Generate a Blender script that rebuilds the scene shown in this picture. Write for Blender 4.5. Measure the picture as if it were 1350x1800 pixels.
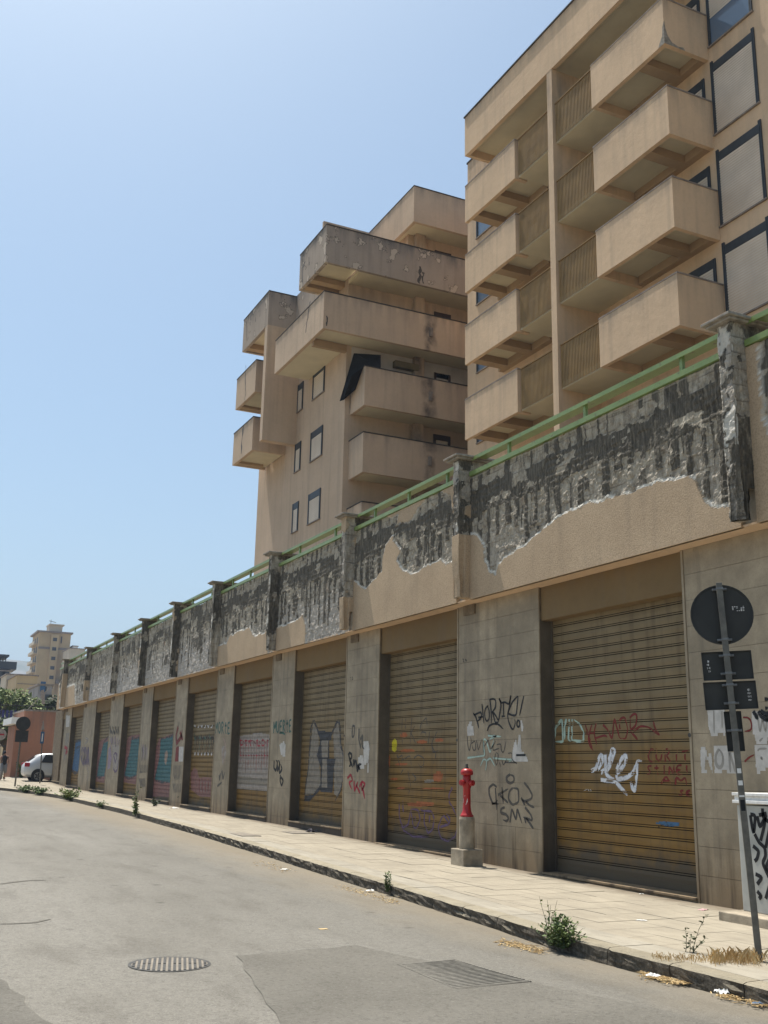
import bpy, math, random
import numpy as np
from mathutils import Matrix, Vector, noise as mnoise
random.seed(7); RNG = np.random.RandomState(7)
S = bpy.context.scene
for o in list(bpy.data.objects): bpy.data.objects.remove(o)
COL = S.collection

# ------------------------------------------------------------------ camera
FPX, YAW, PITCH, ROLL, EYE = 1819.0, -1.12553916, .244080709, .0200638134, 1.6
_f = np.array([math.sin(YAW)*math.cos(PITCH), math.cos(YAW)*math.cos(PITCH), math.sin(PITCH)])
_r = np.array([math.cos(YAW), -math.sin(YAW), 0.0]); _u = np.cross(_r, _f)
RX = math.cos(ROLL)*_r + math.sin(ROLL)*_u; UP = -math.sin(ROLL)*_r + math.cos(ROLL)*_u
CAM = np.array([0.0, 0.0, EYE])
cd = bpy.data.cameras.new('camera'); cam = bpy.data.objects.new('camera', cd); COL.objects.link(cam)
cam.matrix_world = Matrix(((RX[0], UP[0], -_f[0], 0), (RX[1], UP[1], -_f[1], 0), (RX[2], UP[2], -_f[2], EYE), (0, 0, 0, 1)))
cd.sensor_fit = 'HORIZONTAL'; cd.sensor_width = 36.0; cd.lens = FPX/1350*36.0
cd.clip_start = .1; cd.clip_end = 20000
S.camera = cam
# ------------------------------------------------------------------ sky, sun, exposure
SUN = Vector((-.39, -.072, 1.0)).normalized()
W = bpy.data.worlds.new("World"); S.world = W; W.use_nodes = True
nt = W.node_tree; nt.nodes.clear()
sky = nt.nodes.new('ShaderNodeTexSky'); sky.sky_type = 'NISHITA'; sky.sun_disc = False
sky.sun_elevation = math.asin(SUN.z); sky.sun_rotation = math.atan2(SUN.x, SUN.y)
sky.air_density = 1.0; sky.dust_density = 2.4; sky.ozone_density = .8
bg = nt.nodes.new('ShaderNodeBackground'); bg.inputs['Strength'].default_value = .105
wo = nt.nodes.new('ShaderNodeOutputWorld')
tint = nt.nodes.new('ShaderNodeMix'); tint.data_type = 'RGBA'; tint.blend_type = 'MULTIPLY'; tint.inputs[0].default_value = 1; tint.inputs[7].default_value = (.88, 1.0, .98, 1)
nt.links.new(sky.outputs[0], tint.inputs[6]); nt.links.new(tint.outputs[2], bg.inputs[0]); nt.links.new(bg.outputs[0], wo.inputs[0])
sd = bpy.data.lights.new('sun', 'SUN'); sd.energy = 4.8; sd.angle = math.radians(.53); sd.color = (1.0, .945, .86)
so = bpy.data.objects.new('sun', sd); COL.objects.link(so)
so.rotation_euler = (-SUN).to_track_quat('-Z', 'Y').to_euler()
S.view_settings.view_transform = 'Standard'; S.view_settings.look = 'None'
S.view_settings.exposure = 0.6; S.view_settings.gamma = 1.0; S.view_settings.use_curve_mapping = False
S.cycles.max_bounces = 8; S.cycles.diffuse_bounces = 4

# ------------------------------------------------------------------ measuring: a sighted direction meets a wall plane
def ray(px, py): return RX*((px-675)/FPX) + UP*(-(py-900)/FPX) + _f
def at(px, py, X=None, Y=None, Z=None):
    d = ray(px, py)
    t = X/d[0] if X is not None else (Y/d[1] if Y is not None else (Z-EYE)/d[2])
    return CAM + d*t
GX = [-4000, -90, -80, -70, -60, -38, -27, -20, -12, 60]; GZ = [.95, .95, .8, .6, .32, .2, .15, .07, 0, 0]
def gz(x): return float(np.interp(x, GX, GZ))
def kerb_y(x): return float(np.interp(x, [-90, -74, -66, -59.2, -55.6, -49.3, -36.2, -28.3, -21.5, -16.9, -13.9, -11.1, -9.3, 40],
                                      [-2.5, 1.2, 4.2, 6.3, 7.0, 7.65, 7.68, 7.4, 7.22, 7.0, 6.88, 6.7, 6.52, 6.45]))

# ------------------------------------------------------------------ mesh helpers
class MB:
    def __init__(s): s.v = []; s.f = []; s.mi = []; s.cur = 0; s.attr = None
    def add(s, vs, fs):
        b = len(s.v); s.v += [tuple(map(float, p)) for p in vs]; s.f += [tuple(i+b for i in f) for f in fs]; s.mi += [s.cur]*len(fs)
    def box(s, x0, x1, y0, y1, z0, z1):
        s.add([(x0,y0,z0),(x1,y0,z0),(x1,y1,z0),(x0,y1,z0),(x0,y0,z1),(x1,y0,z1),(x1,y1,z1),(x0,y1,z1)],
              [(0,3,2,1),(4,5,6,7),(0,1,5,4),(1,2,6,5),(2,3,7,6),(3,0,4,7)])
    def obox(s, c, ax, ay, az):
        c, ax, ay, az = map(np.array, (c, ax, ay, az)); P = []
        for k in (-1, 1):
            for i, j in ((-1,-1),(1,-1),(1,1),(-1,1)): P.append(c+ax*i+ay*j+az*k)
        s.add(P, [(0,3,2,1),(4,5,6,7),(0,1,5,4),(1,2,6,5),(2,3,7,6),(3,0,4,7)])
    def tube(s, pts, rad, n=6, cap=True):
        pts = [np.array(p, float) for p in pts]; rad = rad if hasattr(rad, '__len__') else [rad]*len(pts); b = len(s.v); V = []
        for i, p in enumerate(pts):
            d = pts[min(i+1, len(pts)-1)]-pts[max(i-1, 0)]; d = d/(np.linalg.norm(d)+1e-9)
            a = np.cross(d, (0,0,1)) if abs(d[2]) < .9 else np.cross(d, (1,0,0)); a /= np.linalg.norm(a); c = np.cross(d, a)
            for k in range(n):
                t = 2*math.pi*k/n; V.append(p+rad[i]*(math.cos(t)*a+math.sin(t)*c))
        F = [(i*n+k, i*n+(k+1) % n, (i+1)*n+(k+1) % n, (i+1)*n+k) for i in range(len(pts)-1) for k in range(n)]
        if cap: F += [tuple(reversed(range(n))), tuple(range((len(pts)-1)*n, len(pts)*n))]
        s.add(V, F)
    def lathe(s, c, prof, n=20):
        V = [(c[0]+r*math.cos(2*math.pi*k/n), c[1]+r*math.sin(2*math.pi*k/n), c[2]+z) for r, z in prof for k in range(n)]
        F = [(i*n+k, i*n+(k+1) % n, (i+1)*n+(k+1) % n, (i+1)*n+k) for i in range(len(prof)-1) for k in range(n)]
        F += [tuple(reversed(range(n))), tuple(range((len(prof)-1)*n, len(prof)*n))]
        s.add(V, F)
    def build(s, name, mats, parent=None, smooth=False, loc=None, bevel=0, **props):
        me = bpy.data.meshes.new(name); me.from_pydata(s.v, [], s.f)
        mats = mats if isinstance(mats, (list, tuple)) else [mats]
        for m in mats: me.materials.append(m)
        if len(mats) > 1: me.polygons.foreach_set('material_index', s.mi)
        if smooth: me.polygons.foreach_set('use_smooth', [True]*len(s.f))
        me.update()
        return link(name, me, parent, loc, bevel, **props)
def link(name, me, parent=None, loc=None, bevel=0, **props):
    o = bpy.data.objects.new(name, me); COL.objects.link(o)
    if parent is not None:
        o.parent = parent
        if loc is None: # mesh is in world coordinates; undo the parent's place
            w = parent; off = Vector((0,0,0))
            while w is not None: off += Vector(w.location); w = w.parent
            o.location = -off
        else: o.location = loc
    elif loc is not None: o.location = loc
    if bevel:
        b = o.modifiers.new('bevel', 'BEVEL'); b.width = bevel; b.segments = 2; b.limit_method = 'ANGLE'
    for k, v in props.items(): o[k] = v
    return o
def thing(name, label, cat, loc, group=None):
    o = bpy.data.objects.new(name, None); COL.objects.link(o); o.location = loc; o.empty_display_size = .2
    o['label'] = label; o['category'] = cat
    if group: o['group'] = group
    return o
def vnoise(x, y, seed=0):
    x = np.asarray(x, float); y = np.asarray(y, float)
    ix = np.floor(x); iy = np.floor(y); fx = x-ix; fy = y-iy
    def h(a, b):
        t = np.sin(a*127.1+b*311.7+seed*74.7)*43758.5453; return t-np.floor(t)
    fx = fx*fx*(3-2*fx); fy = fy*fy*(3-2*fy)
    return (h(ix,iy)*(1-fx)+h(ix+1,iy)*fx)*(1-fy)+(h(ix,iy+1)*(1-fx)+h(ix+1,iy+1)*fx)*fy
def fbm(x, y, seed=0, n=4):
    s = 0; a = .5
    for i in range(n): s = s+a*vnoise(x*2**i, y*2**i, seed+i*13); a *= .5
    return s/(1-.5**n)
def inpoly(px, py, poly):
    r = np.zeros(px.shape, bool); n = len(poly)
    for i in range(n):
        x0, y0 = poly[i]; x1, y1 = poly[(i+1) % n]
        c = ((y0 > py) != (y1 > py)); r ^= c & (px < (x1-x0)*(py-y0)/((y1-y0) if abs(y1-y0) > 1e-9 else 1e-9)+x0)
    return r
def sstep(a, b, x): t = np.clip((x-a)/(b-a), 0, 1); return t*t*(3-2*t)

# ------------------------------------------------------------------ materials
class NT:
    def __init__(s, name, rough=.85, spec=.3, metal=0):
        s.m = bpy.data.materials.new(name); s.m.use_nodes = True; s.t = s.m.node_tree; s.b = s.t.nodes['Principled BSDF']
        s.b.inputs['Roughness'].default_value = rough; s.b.inputs['Metallic'].default_value = metal
        s.b.inputs['Specular IOR Level'].default_value = spec
        s.geo = s.t.nodes.new('ShaderNodeNewGeometry'); s.pos = s.geo.outputs['Position']
    def n(s, k): return s.t.nodes.new(k)
    def l(s, a, b): s.t.links.new(a, b)
    def scale(s, sx, sy, sz, src=None):
        q = s.n('ShaderNodeVectorMath'); q.operation = 'MULTIPLY'; s.l(src or s.pos, q.inputs[0]); q.inputs[1].default_value = (sx, sy, sz); return q.outputs[0]
    def noise(s, sc, det=4, vec=None, rough=.55, dist=0):
        q = s.n('ShaderNodeTexNoise'); q.inputs['Scale'].default_value = sc; q.inputs['Detail'].default_value = det
        q.inputs['Roughness'].default_value = rough; q.inputs['Distortion'].default_value = dist; s.l(vec or s.pos, q.inputs['Vector']); return q.outputs[0]
    def vor(s, sc, vec=None, feat='F1'):
        q = s.n('ShaderNodeTexVoronoi'); q.feature = feat; q.inputs['Scale'].default_value = sc; s.l(vec or s.pos, q.inputs['Vector']); return q.outputs[0]
    def ramp(s, src, stops):
        q = s.n('ShaderNodeValToRGB'); e = q.color_ramp.elements
        while len(e) < len(stops): e.new(.5)
        for i, (p, c) in enumerate(stops):
            e[i].position = p; e[i].color = (c, c, c, 1) if not hasattr(c, '__len__') else (*c[:3], 1)
        s.l(src, q.inputs[0]); return q.outputs[0]
    def mr(s, src, a, b, c=0, d=1):
        q = s.n('ShaderNodeMapRange'); s.l(src, q.inputs[0])
        for i, v in zip((1,2,3,4), (a,b,c,d)): q.inputs[i].default_value = v
        return q.outputs[0]
    def math(s, op, a, b=None, c=None):
        q = s.n('ShaderNodeMath'); q.operation = op
        for i, v in enumerate((a, b, c)):
            if v is None: continue
            if isinstance(v, (int, float)): q.inputs[i].default_value = v
            else: s.l(v, q.inputs[i])
        return q.outputs[0]
    def mix(s, f, a, b, blend='MIX'):
        q = s.n('ShaderNodeMix'); q.data_type = 'RGBA'; q.blend_type = blend
        if isinstance(f, (int, float)): q.inputs[0].default_value = f
        else: s.l(f, q.inputs[0])
        for i, v in ((6, a), (7, b)):
            if isinstance(v, tuple): q.inputs[i].default_value = (*v, 1)
            else: s.l(v, q.inputs[i])
        return q.outputs[2]
    def sep(s):
        q = s.n('ShaderNodeSeparateXYZ'); s.l(s.pos, q.inputs[0]); return q.outputs
    def gen(s):
        c = s.n('ShaderNodeTexCoord'); q = s.n('ShaderNodeSeparateXYZ'); s.l(c.outputs['Generated'], q.inputs[0]); return q.outputs
    def attr(s, name):
        q = s.n('ShaderNodeAttribute'); q.attribute_name = name; return q.outputs['Fac']
    def rnd(s):
        q = s.n('ShaderNodeObjectInfo'); return q.outputs['Random']
    def col(s, c):
        if isinstance(c, tuple): s.b.inputs['Base Color'].default_value = (*c, 1)
        else: s.l(c, s.b.inputs['Base Color'])
    def bump(s, h, strength=.3, dist=.01):
        q = s.n('ShaderNodeBump'); q.inputs['Strength'].default_value = strength; q.inputs['Distance'].default_value = dist
        s.l(h, q.inputs['Height']); s.l(q.outputs[0], s.b.inputs['Normal'])

def plain(name, c, rough=.7, var=.25, sc=3.0, metal=0, spec=.3, bump=0, bsc=40):
    t = NT(name, rough, spec, metal); a = tuple(x*(1-var) for x in c); b = tuple(min(1, x*(1+var)) for x in c)
    t.col(t.ramp(t.noise(sc, 5), [(.3, a), (.7, b)]))
    if bump: t.bump(t.noise(bsc, 4), bump, .01)
    return t.m
TAN = (.69, .50, .33)
def stucco(name, c=TAN, grime=.5, topgrime=.4, stain=None, fine=60, peel=False):
    t = NT(name, .92, .15)
    base = t.ramp(t.noise(.5, 6, rough=.6), [(.3, tuple(x*.88 for x in c)), (.7, tuple(min(1, x*1.06) for x in c))])
    base = t.mix(t.mr(t.noise(7, 6), .45, .75, 0, .16), base, tuple(x*.6 for x in c))
    base = t.mix(t.mr(t.noise(90, 3), .35, .75, 0, .22), base, tuple(x*.72 for x in c))
    st = t.mr(t.noise(1, 5, t.scale(3.2, 3.2, .16)), .5, .72)
    base = t.mix(t.math('MULTIPLY', st, .34*grime), base, (.16, .14, .125))
    g = t.gen()[2]
    top = t.mr(g, .35, 1.0); top = t.math('MULTIPLY', t.math('MULTIPLY', top, top), t.mr(t.noise(1, 6, t.scale(2.6, 2.6, .5)), .36, .66))
    base = t.mix(t.math('MULTIPLY', top, topgrime), base, (.13, .125, .12))
    if stain:
        x = t.sep()
        for (y0, w) in stain:
            d = t.math('ABSOLUTE', t.math('SUBTRACT', t.math('ADD', x[1], t.math('MULTIPLY', t.math('SUBTRACT', t.noise(1.1, 4, t.scale(1, 1, .8)), .5), .9)), y0))
            k = t.math('MULTIPLY', t.mr(d, w, w*.25), t.math('MULTIPLY', t.mr(t.noise(2.0, 5), .3, .6), t.mr(x[2], 22.3, 22.0)))
            base = t.mix(t.math('MULTIPLY', k, .8), base, (.075, .065, .06))
    if peel:
        pm = t.mr(t.noise(1.5, 6, rough=.6), .60, .63); base = t.mix(pm, base, (.50, .42, .34))
        pe = t.math('MULTIPLY', t.mr(t.noise(1.5, 6, rough=.6), .585, .60), t.mr(t.noise(1.5, 6, rough=.6), .615, .60)); base = t.mix(t.math('MULTIPLY', pe, .8), base, (.05, .045, .04))
    t.col(base)
    h = t.math('ADD', t.noise(fine, 4, rough=.65), t.math('MULTIPLY', t.noise(5, 4), 1.6))
    t.bump(h, .6, .010)
    return t.m
M_st = stucco('stucco_tan', grime=.6, topgrime=.5); M_st_tower = stucco('stucco_tower', (.57, .43, .31), .6, .5, stain=[(20.75, .38)])
M_grey = stucco('stucco_sooty', (.40, .33, .27), .9, 1.0, peel=True)
M_sof = plain('soffit_paint', (.62, .55, .40), .9, .08, 1.2)
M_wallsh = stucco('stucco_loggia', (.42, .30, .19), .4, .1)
M_coping = plain('coping_stone', (.24, .2, .17), .85, .3, 4)
M_dkcop = plain('coping_dark', (.06, .055, .05), .85, .3, 4)
M_frame = plain('window_frame_grey', (.045, .052, .06), .5, .15, 6)
M_fbrown = plain('window_frame_brown', (.05, .03, .022), .6, .2, 6)
M_bar = plain('bar_bronze', (.25, .155, .055), .6, .2, 2)
def mk_blind():
    t = NT('blind_slats', .6, .3); t.col(t.ramp(t.noise(1.2, 4), [(.3, (.62, .53, .43)), (.7, (.78, .67, .55))])); return t.m
M_blind = mk_blind()
def mk_glass():
    t = NT('window_glass', .06, .6); t.col((.12, .17, .24)); return t.m
M_glass = mk_glass()

def mk_panel():
    t = NT('broken_render', .9, .2)
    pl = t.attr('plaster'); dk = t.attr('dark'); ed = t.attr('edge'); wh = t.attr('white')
    plc = t.ramp(t.noise(1.1, 5), [(.3, (.46, .34, .225)), (.7, (.54, .405, .27))])
    plc = t.mix(t.mr(t.noise(42, 4, rough=.7), .44, .66, 0, .5), plc, (.24, .17, .105))
    plc = t.mix(t.mr(t.noise(1, 6, t.scale(3, 3, .4)), .54, .74, 0, .3), plc, (.2, .16, .12))
    con = t.ramp(t.noise(9, 8, t.scale(1, 1, .7), .7), [(.28, (.20, .17, .13)), (.46, (.40, .345, .265)), (.7, (.66, .59, .47))])
    con = t.mix(t.mr(t.noise(1, 6, t.scale(26, 26, 2.2), .7), .48, .62, 0, .4), con, (.10, .09, .07))
    con = t.mix(t.mr(t.noise(38, 6, rough=.7), .54, .64, 0, .6), con, (.52, .48, .41))
    con = t.mix(t.mr(t.noise(2.2, 5), .62, .75, 0, .6), con, (.25, .12, .05))
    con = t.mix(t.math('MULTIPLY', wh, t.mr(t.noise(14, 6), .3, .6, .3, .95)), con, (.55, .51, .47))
    x = t.sep()
    crs = t.math('FRACT', t.math('MULTIPLY', t.math('ADD', x[2], t.math('MULTIPLY', t.noise(1.5, 3), .08)), 4.6))
    con = t.mix(t.math('MULTIPLY', t.mr(crs, .14, .02), t.mr(t.noise(3, 3), .35, .65, 0, .7)), con, (.09, .075, .06))
    drk = t.ramp(t.noise(16, 7, t.scale(1.6, 1, .22), .7), [(.28, (.056, .050, .042)), (.5, (.125, .112, .09)), (.68, (.27, .235, .18))])
    dmask = t.math('ADD', dk, t.math('MULTIPLY', t.math('SUBTRACT', t.noise(22, 5), .5), .7))
    c = t.mix(t.mr(dmask, .32, .68), con, drk)
    c = t.mix(pl, c, plc); c = t.mix(ed, c, (.85, .81, .72))  # fresh plaster edge; sunlight caught on its ledges is in this colour too
    t.col(c)
    rg = t.math('SUBTRACT', 1.15, pl)
    h = t.math('MULTIPLY', t.math('ADD', t.noise(30, 8, rough=.7), t.math('MULTIPLY', t.noise(110, 3), .5)), rg)
    h = t.math('ADD', h, t.math('MULTIPLY', t.noise(45, 4, rough=.7), .35))
    t.bump(h, .9, .03)
    return t.m
M_panel = mk_panel()
def mk_tile(name, c, low=(.23, .16, .09)):
    t = NT(name, .75, .3)
    a = tuple(x*.72 for x in c); b = tuple(x*1.2 for x in c)
    k = t.ramp(t.noise(3.0, 7, rough=.65), [(.28, a), (.72, b)])
    k = t.mix(t.mr(t.noise(40, 4), .5, .7, 0, .3), k, tuple(x*.5 for x in c))
    k = t.mix(t.mr(t.rnd(), 0, 1, 0, .12), k, tuple(x*1.3 for x in c))
    k = t.mix(t.mr(t.noise(.9, 6, rough=.6), .40, .62, 0, .6), k, tuple(x*.52 for x in c))
    x = t.sep(); zl = t.math('ADD', x[2], t.math('MULTIPLY', t.math('SUBTRACT', t.noise(1, 5, t.scale(4, 4, .7)), .5), .9))
    k = t.mix(t.mr(zl, .8, .1, 0, .8), k, low)
    st = t.mr(t.noise(1, 6, t.scale(6, 6, .5)), .5, .66)
    k = t.mix(t.math('MULTIPLY', st, t.mr(x[2], .9, .1, 0.05, .85)), k, (.055, .04, .028))
    k = t.mix(t.math('MULTIPLY', t.mr(t.noise(1, 6, t.scale(5, 5, .25)), .52, .7), .35), k, (.09, .075, .06))
    t.col(k); t.bump(t.noise(60, 5), .25, .004); return t.m
M_tile = mk_tile('travertine', (.38, .31, .215)); M_jamb = mk_tile('grey_marble', (.125, .103, .075), (.06, .045, .035))
M_lintel = stucco('lintel_render', (.22, .15, .075), .5, .2)
M_joint = plain('joint_mortar', (.17, .13, .085), .95, .3, 8)
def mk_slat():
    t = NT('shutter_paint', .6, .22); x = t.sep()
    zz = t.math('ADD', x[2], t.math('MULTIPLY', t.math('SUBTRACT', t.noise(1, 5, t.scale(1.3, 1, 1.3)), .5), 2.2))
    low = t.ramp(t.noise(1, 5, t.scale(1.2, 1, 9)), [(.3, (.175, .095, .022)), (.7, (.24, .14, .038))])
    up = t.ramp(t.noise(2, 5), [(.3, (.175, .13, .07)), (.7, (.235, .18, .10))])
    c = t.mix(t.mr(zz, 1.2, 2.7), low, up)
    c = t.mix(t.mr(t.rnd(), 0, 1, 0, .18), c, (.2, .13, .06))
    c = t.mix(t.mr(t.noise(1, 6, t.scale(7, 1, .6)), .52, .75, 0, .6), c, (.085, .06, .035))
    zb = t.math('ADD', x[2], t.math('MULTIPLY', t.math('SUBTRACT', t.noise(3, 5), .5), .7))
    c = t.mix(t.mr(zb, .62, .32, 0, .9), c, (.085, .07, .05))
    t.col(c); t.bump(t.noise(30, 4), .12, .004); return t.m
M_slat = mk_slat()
def mk_green():
    t = NT('railing_paint', .38, .5)
    c = t.ramp(t.noise(2.0, 5), [(.3, (.15, .22, .065)), (.7, (.23, .31, .105))])
    c = t.mix(t.mr(t.noise(13, 6), .60, .70, 0, .8), c, (.12, .08, .045)); t.col(c); return t.m
M_green = mk_green()
def mk_asphalt():
    t = NT('asphalt', .86, .3); x = t.sep()
    c = t.ramp(t.noise(.5, 6, t.scale(.35, 1.6, 1), .5), [(.28, (.15, .139, .116)), (.5, (.19, .178, .152)), (.72, (.23, .217, .188))])
    # paler worn lane towards the crown of the road
    lane = t.math('ADD', x[1], t.math('MULTIPLY', t.noise(.3, 4), 1.6))
    c = t.mix(t.mr(lane, 4.6, 2.2, 0, .5), c, (.26, .243, .208))
    c = t.mix(t.mr(t.noise(1, 5, t.scale(.8, 2.5, 1)), .5, .7, 0, .35), c, (.08, .07, .054))
    c = t.mix(t.mr(t.noise(70, 4, rough=.7), .46, .66, 0, .5), c, (.055, .052, .046))
    c = t.mix(t.mr(t.noise(110, 3, rough=.7), .56, .68, 0, .6), c, (.30, .29, .265))
    c = t.mix(t.mr(t.noise(24, 6, rough=.75), .5, .64, 0, .45), c, (.085, .078, .064))
    c = t.mix(t.mr(t.noise(30, 5, rough=.75), .56, .68, 0, .4), c, (.33, .31, .27))
    c = t.mix(t.mr(t.noise(9, 6, rough=.65), .5, .75, 0, .35), c, (.07, .064, .054))
    spot = t.mr(t.vor(1.1), .10, .03); c = t.mix(t.math('MULTIPLY', spot, .6), c, (.04, .036, .03))
    dirt = t.math('ADD', x[1], t.math('MULTIPLY', t.noise(1.7, 5), 1.1))
    c = t.mix(t.mr(dirt, 6.1, 7.4, 0, .6), c, (.24, .195, .13))
    # old patches of other asphalt
    t.col(c); t.bump(t.math('ADD', t.noise(70, 5, rough=.7), t.math('MULTIPLY', t.noise(6, 3), .6)), .7, .012); return t.m
M_asph = mk_asphalt()
def mk_patch():
    t = NT('asphalt_patch', .9, .25)
    c = t.ramp(t.noise(1.2, 6), [(.3, (.16, .149, .126)), (.7, (.205, .192, .164))])
    c = t.mix(t.mr(t.noise(24, 6, rough=.75), .5, .64, 0, .5), c, (.08, .074, .062))
    c = t.mix(t.mr(t.noise(30, 5, rough=.75), .54, .68, 0, .55), c, (.30, .285, .25))
    t.col(c); t.bump(t.noise(60, 6, rough=.75), 1.0, .018); return t.m
M_patch = mk_patch()
def mk_paver(name, c):
    t = NT(name, .85, .25)
    k = t.ramp(t.noise(1.3, 6), [(.3, tuple(x*.86 for x in c)), (.7, tuple(x*1.06 for x in c))])
    k = t.mix(t.mr(t.noise(1, 5, t.scale(2.2, 9, 1)), .46, .7, 0, .6), k, tuple(x*.62 for x in c))
    k = t.mix(t.mr(t.noise(.8, 6, rough=.65), .46, .66, 0, .45), k, tuple(x*.6 for x in c))
    k = t.mix(t.mr(t.rnd(), 0, 1, 0, .28), k, tuple(x*.78 for x in c))
    k = t.mix(t.mr(t.noise(45, 4), .56, .68, 0, .35), k, (.2, .17, .12))
    x = t.sep(); k = t.mix(t.mr(t.math('ADD', x[1], t.math('MULTIPLY', t.noise(4, 5), .5)), 9.75, 10.15, 0, .8), k, (.12, .09, .06))
    t.col(k); t.bump(t.noise(50, 5), .3, .004); return t.m
M_paver = mk_paver('pavement_stone', (.37, .325, .25)); M_kerbtop = mk_paver('kerb_stone_top', (.36, .325, .26))
def mk_kerb():
    t = NT('kerb_stone', .9, .2)
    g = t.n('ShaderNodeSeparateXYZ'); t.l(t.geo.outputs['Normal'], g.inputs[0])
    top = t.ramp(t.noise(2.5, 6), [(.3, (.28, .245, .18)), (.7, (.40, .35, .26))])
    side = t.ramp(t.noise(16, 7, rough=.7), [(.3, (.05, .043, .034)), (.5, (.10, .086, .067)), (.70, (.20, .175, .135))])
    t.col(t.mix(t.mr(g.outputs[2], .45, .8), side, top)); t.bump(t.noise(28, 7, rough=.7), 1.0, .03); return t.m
M_kerb = mk_kerb()
M_conc = plain('raw_concrete', (.33, .28, .21), .9, .35, 5, bump=.5)
M_cap = plain('cap_stone', (.27, .24, .20), .9, .35, 9, bump=.5, bsc=30)
M_groove_shade = plain('groove_shade', (.012, .010, .007), .95, .2, spec=.05)  # near-black colour painted in for the shade inside shutter grooves
M_pole = plain('galvanised', (.15, .14, .12), .55, .25, 12, metal=.4)
M_signback = plain('sign_back', (.038, .037, .033), .55, .18, 5)
M_clamp = plain('clamp_metal', (.2, .2, .2), .5, .2, 20, metal=.5)
M_red = plain('hydrant_red', (.36, .014, .014), .38, .22, 14, spec=.5)
M_white = plain('white_paint', (.74, .73, .70), .6, .12, 20)
M_paper = plain('poster_paper', (.50, .475, .44), .9, .16, 9)
M_cast = plain('cast_iron', (.075, .073, .068), .6, .35, 22, metal=.3)
M_plastic = plain('plastic_scrap', (.8, .79, .75), .4, .1, 5)
def paint(name, c, rough=.6):
    t = NT(name, rough, .25); t.col(t.ramp(t.noise(9, 5), [(.3, tuple(x*.8 for x in c)), (.7, tuple(min(1, x*1.2) for x in c))]))
    a = t.math('SUBTRACT', 1.0, t.attr('fade')) if name.startswith('spray') else None   # fade 0 = opaque paint, 1 = edge of the spray
    if a is not None:
        k = t.math('ADD', a, t.math('MULTIPLY', t.math('SUBTRACT', t.noise(60, 4, rough=.7), .5), .9))
        k = t.math('SUBTRACT', k, t.math('MULTIPLY', t.mr(t.noise(5, 6, rough=.7), .5, .72), .45))
        t.l(t.mr(k, .12, .62), t.b.inputs['Alpha'])
    return t.m
P = dict(black=paint('spray_black', (.016, .016, .018)), red=paint('spray_red', (.33, .02, .035)), maroon=paint('spray_maroon', (.17, .022, .02)),
         white=paint('spray_white', (.62, .63, .66)), mint=paint('spray_mint', (.36, .47, .40)), green=paint('spray_green', (.035, .11, .09)),
         purple=paint('spray_purple', (.12, .075, .14)), orange=paint('spray_orange', (.33, .105, .035)), yellow=paint('spray_yellow', (.55, .47, .03)),
         teal=paint('spray_teal', (.045, .13, .14)), pink=paint('spray_pink', (.23, .115, .10)), blue=paint('spray_blue', (.05, .12, .22)),
         silver=paint('spray_silver', (.23, .20, .16)), grey=paint('spray_grey', (.045, .045, .05)), tan=paint('spray_tan', (.33, .24, .19)),
         pale=paint('spray_pale', (.30, .26, .225)), lilac=paint('spray_lilac', (.26, .20, .25)), dpurple=paint('spray_dark_purple', (.05, .04, .13)), faint=paint('spray_faint_black', (.085, .075, .065)))
def leafmat(name, a, b):
    t = NT(name, .6, .3); t.col(t.ramp(t.noise(3.5, 4), [(.3, a), (.7, b)]))
    return t.m
M_leaf = leafmat('weed_leaf', (.05, .085, .022), (.15, .20, .07)); M_leaf2 = leafmat('tree_leaf', (.06, .09, .018), (.20, .24, .06))
M_leaf3 = leafmat('ivy_leaf', (.02, .035, .012), (.07, .09, .035)); M_dry = leafmat('dry_grass', (.42, .28, .12), (.66, .50, .26))
M_bark = plain('bark', (.10, .075, .05), .9, .3, 12)

# ================================================================== SETTING: ground, road, pavement, kerb
WY = 9.93          # face of the shop wall
PY = 9.60          # face of the parapet panels
FY = 9.36          # front of the buttress fins
XEND = -64.2       # far end of the shop block
def sheet(name, xs, ys, zf, mat, **k):
    m = MB(); nx, ny = len(xs), len(ys)
    V = [(x, y, zf(x, y)) for x in xs for y in ys]
    m.add(V, [(i*ny+j, (i+1)*ny+j, (i+1)*ny+j+1, i*ny+j+1) for i in range(nx-1) for j in range(ny-1)])
    return m.build(name, mat, smooth=True, **k)
M_earth = plain('dry_earth', (.24, .205, .14), .95, .25, .5)
sheet('ground', [-6000, -1500, -400, -120, -90, -80, -70, -60, -38, -27, -20, -12, 60, 400, 3000], [-4000, -400, -60, -20, 0, 20, 60, 400, 4000], lambda x, y: gz(x)-.30, M_earth, kind='structure')
rx = sorted(set(list(np.arange(-24, 8, .25)) + list(np.arange(-90, -24, 2.0)) + [-140, -110, 12, 25, 45]))
m = MB(); rows = [-14, -9, -5, -3]+[round(-2+.25*i, 2) for i in range(33)]
V = []
for x in rx:
    ky = kerb_y(x)
    for yy in rows+[None]:
        y = ky+.06 if yy is None else (yy if yy < 3 else 3+(yy-3)*(ky-3)/3.45)
        V.append((x, y, gz(x)-.135+.03*(1-((y-1)/7)**2) - (.03 if yy is None else 0)+.012*mnoise.noise((x*.5, y*.5, 0))))
n = len(rows)+1
m.add(V, [(i*n+j, (i+1)*n+j, (i+1)*n+j+1, i*n+j+1) for i in range(len(rx)-1) for j in range(n-1)])
m.build('road', M_asph, smooth=True, kind='structure')
def road_z(x, y): return gz(x)-.135+.03*(1-((y-1)/7)**2)+.012*mnoise.noise((x*.5, y*.5, 0))
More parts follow.
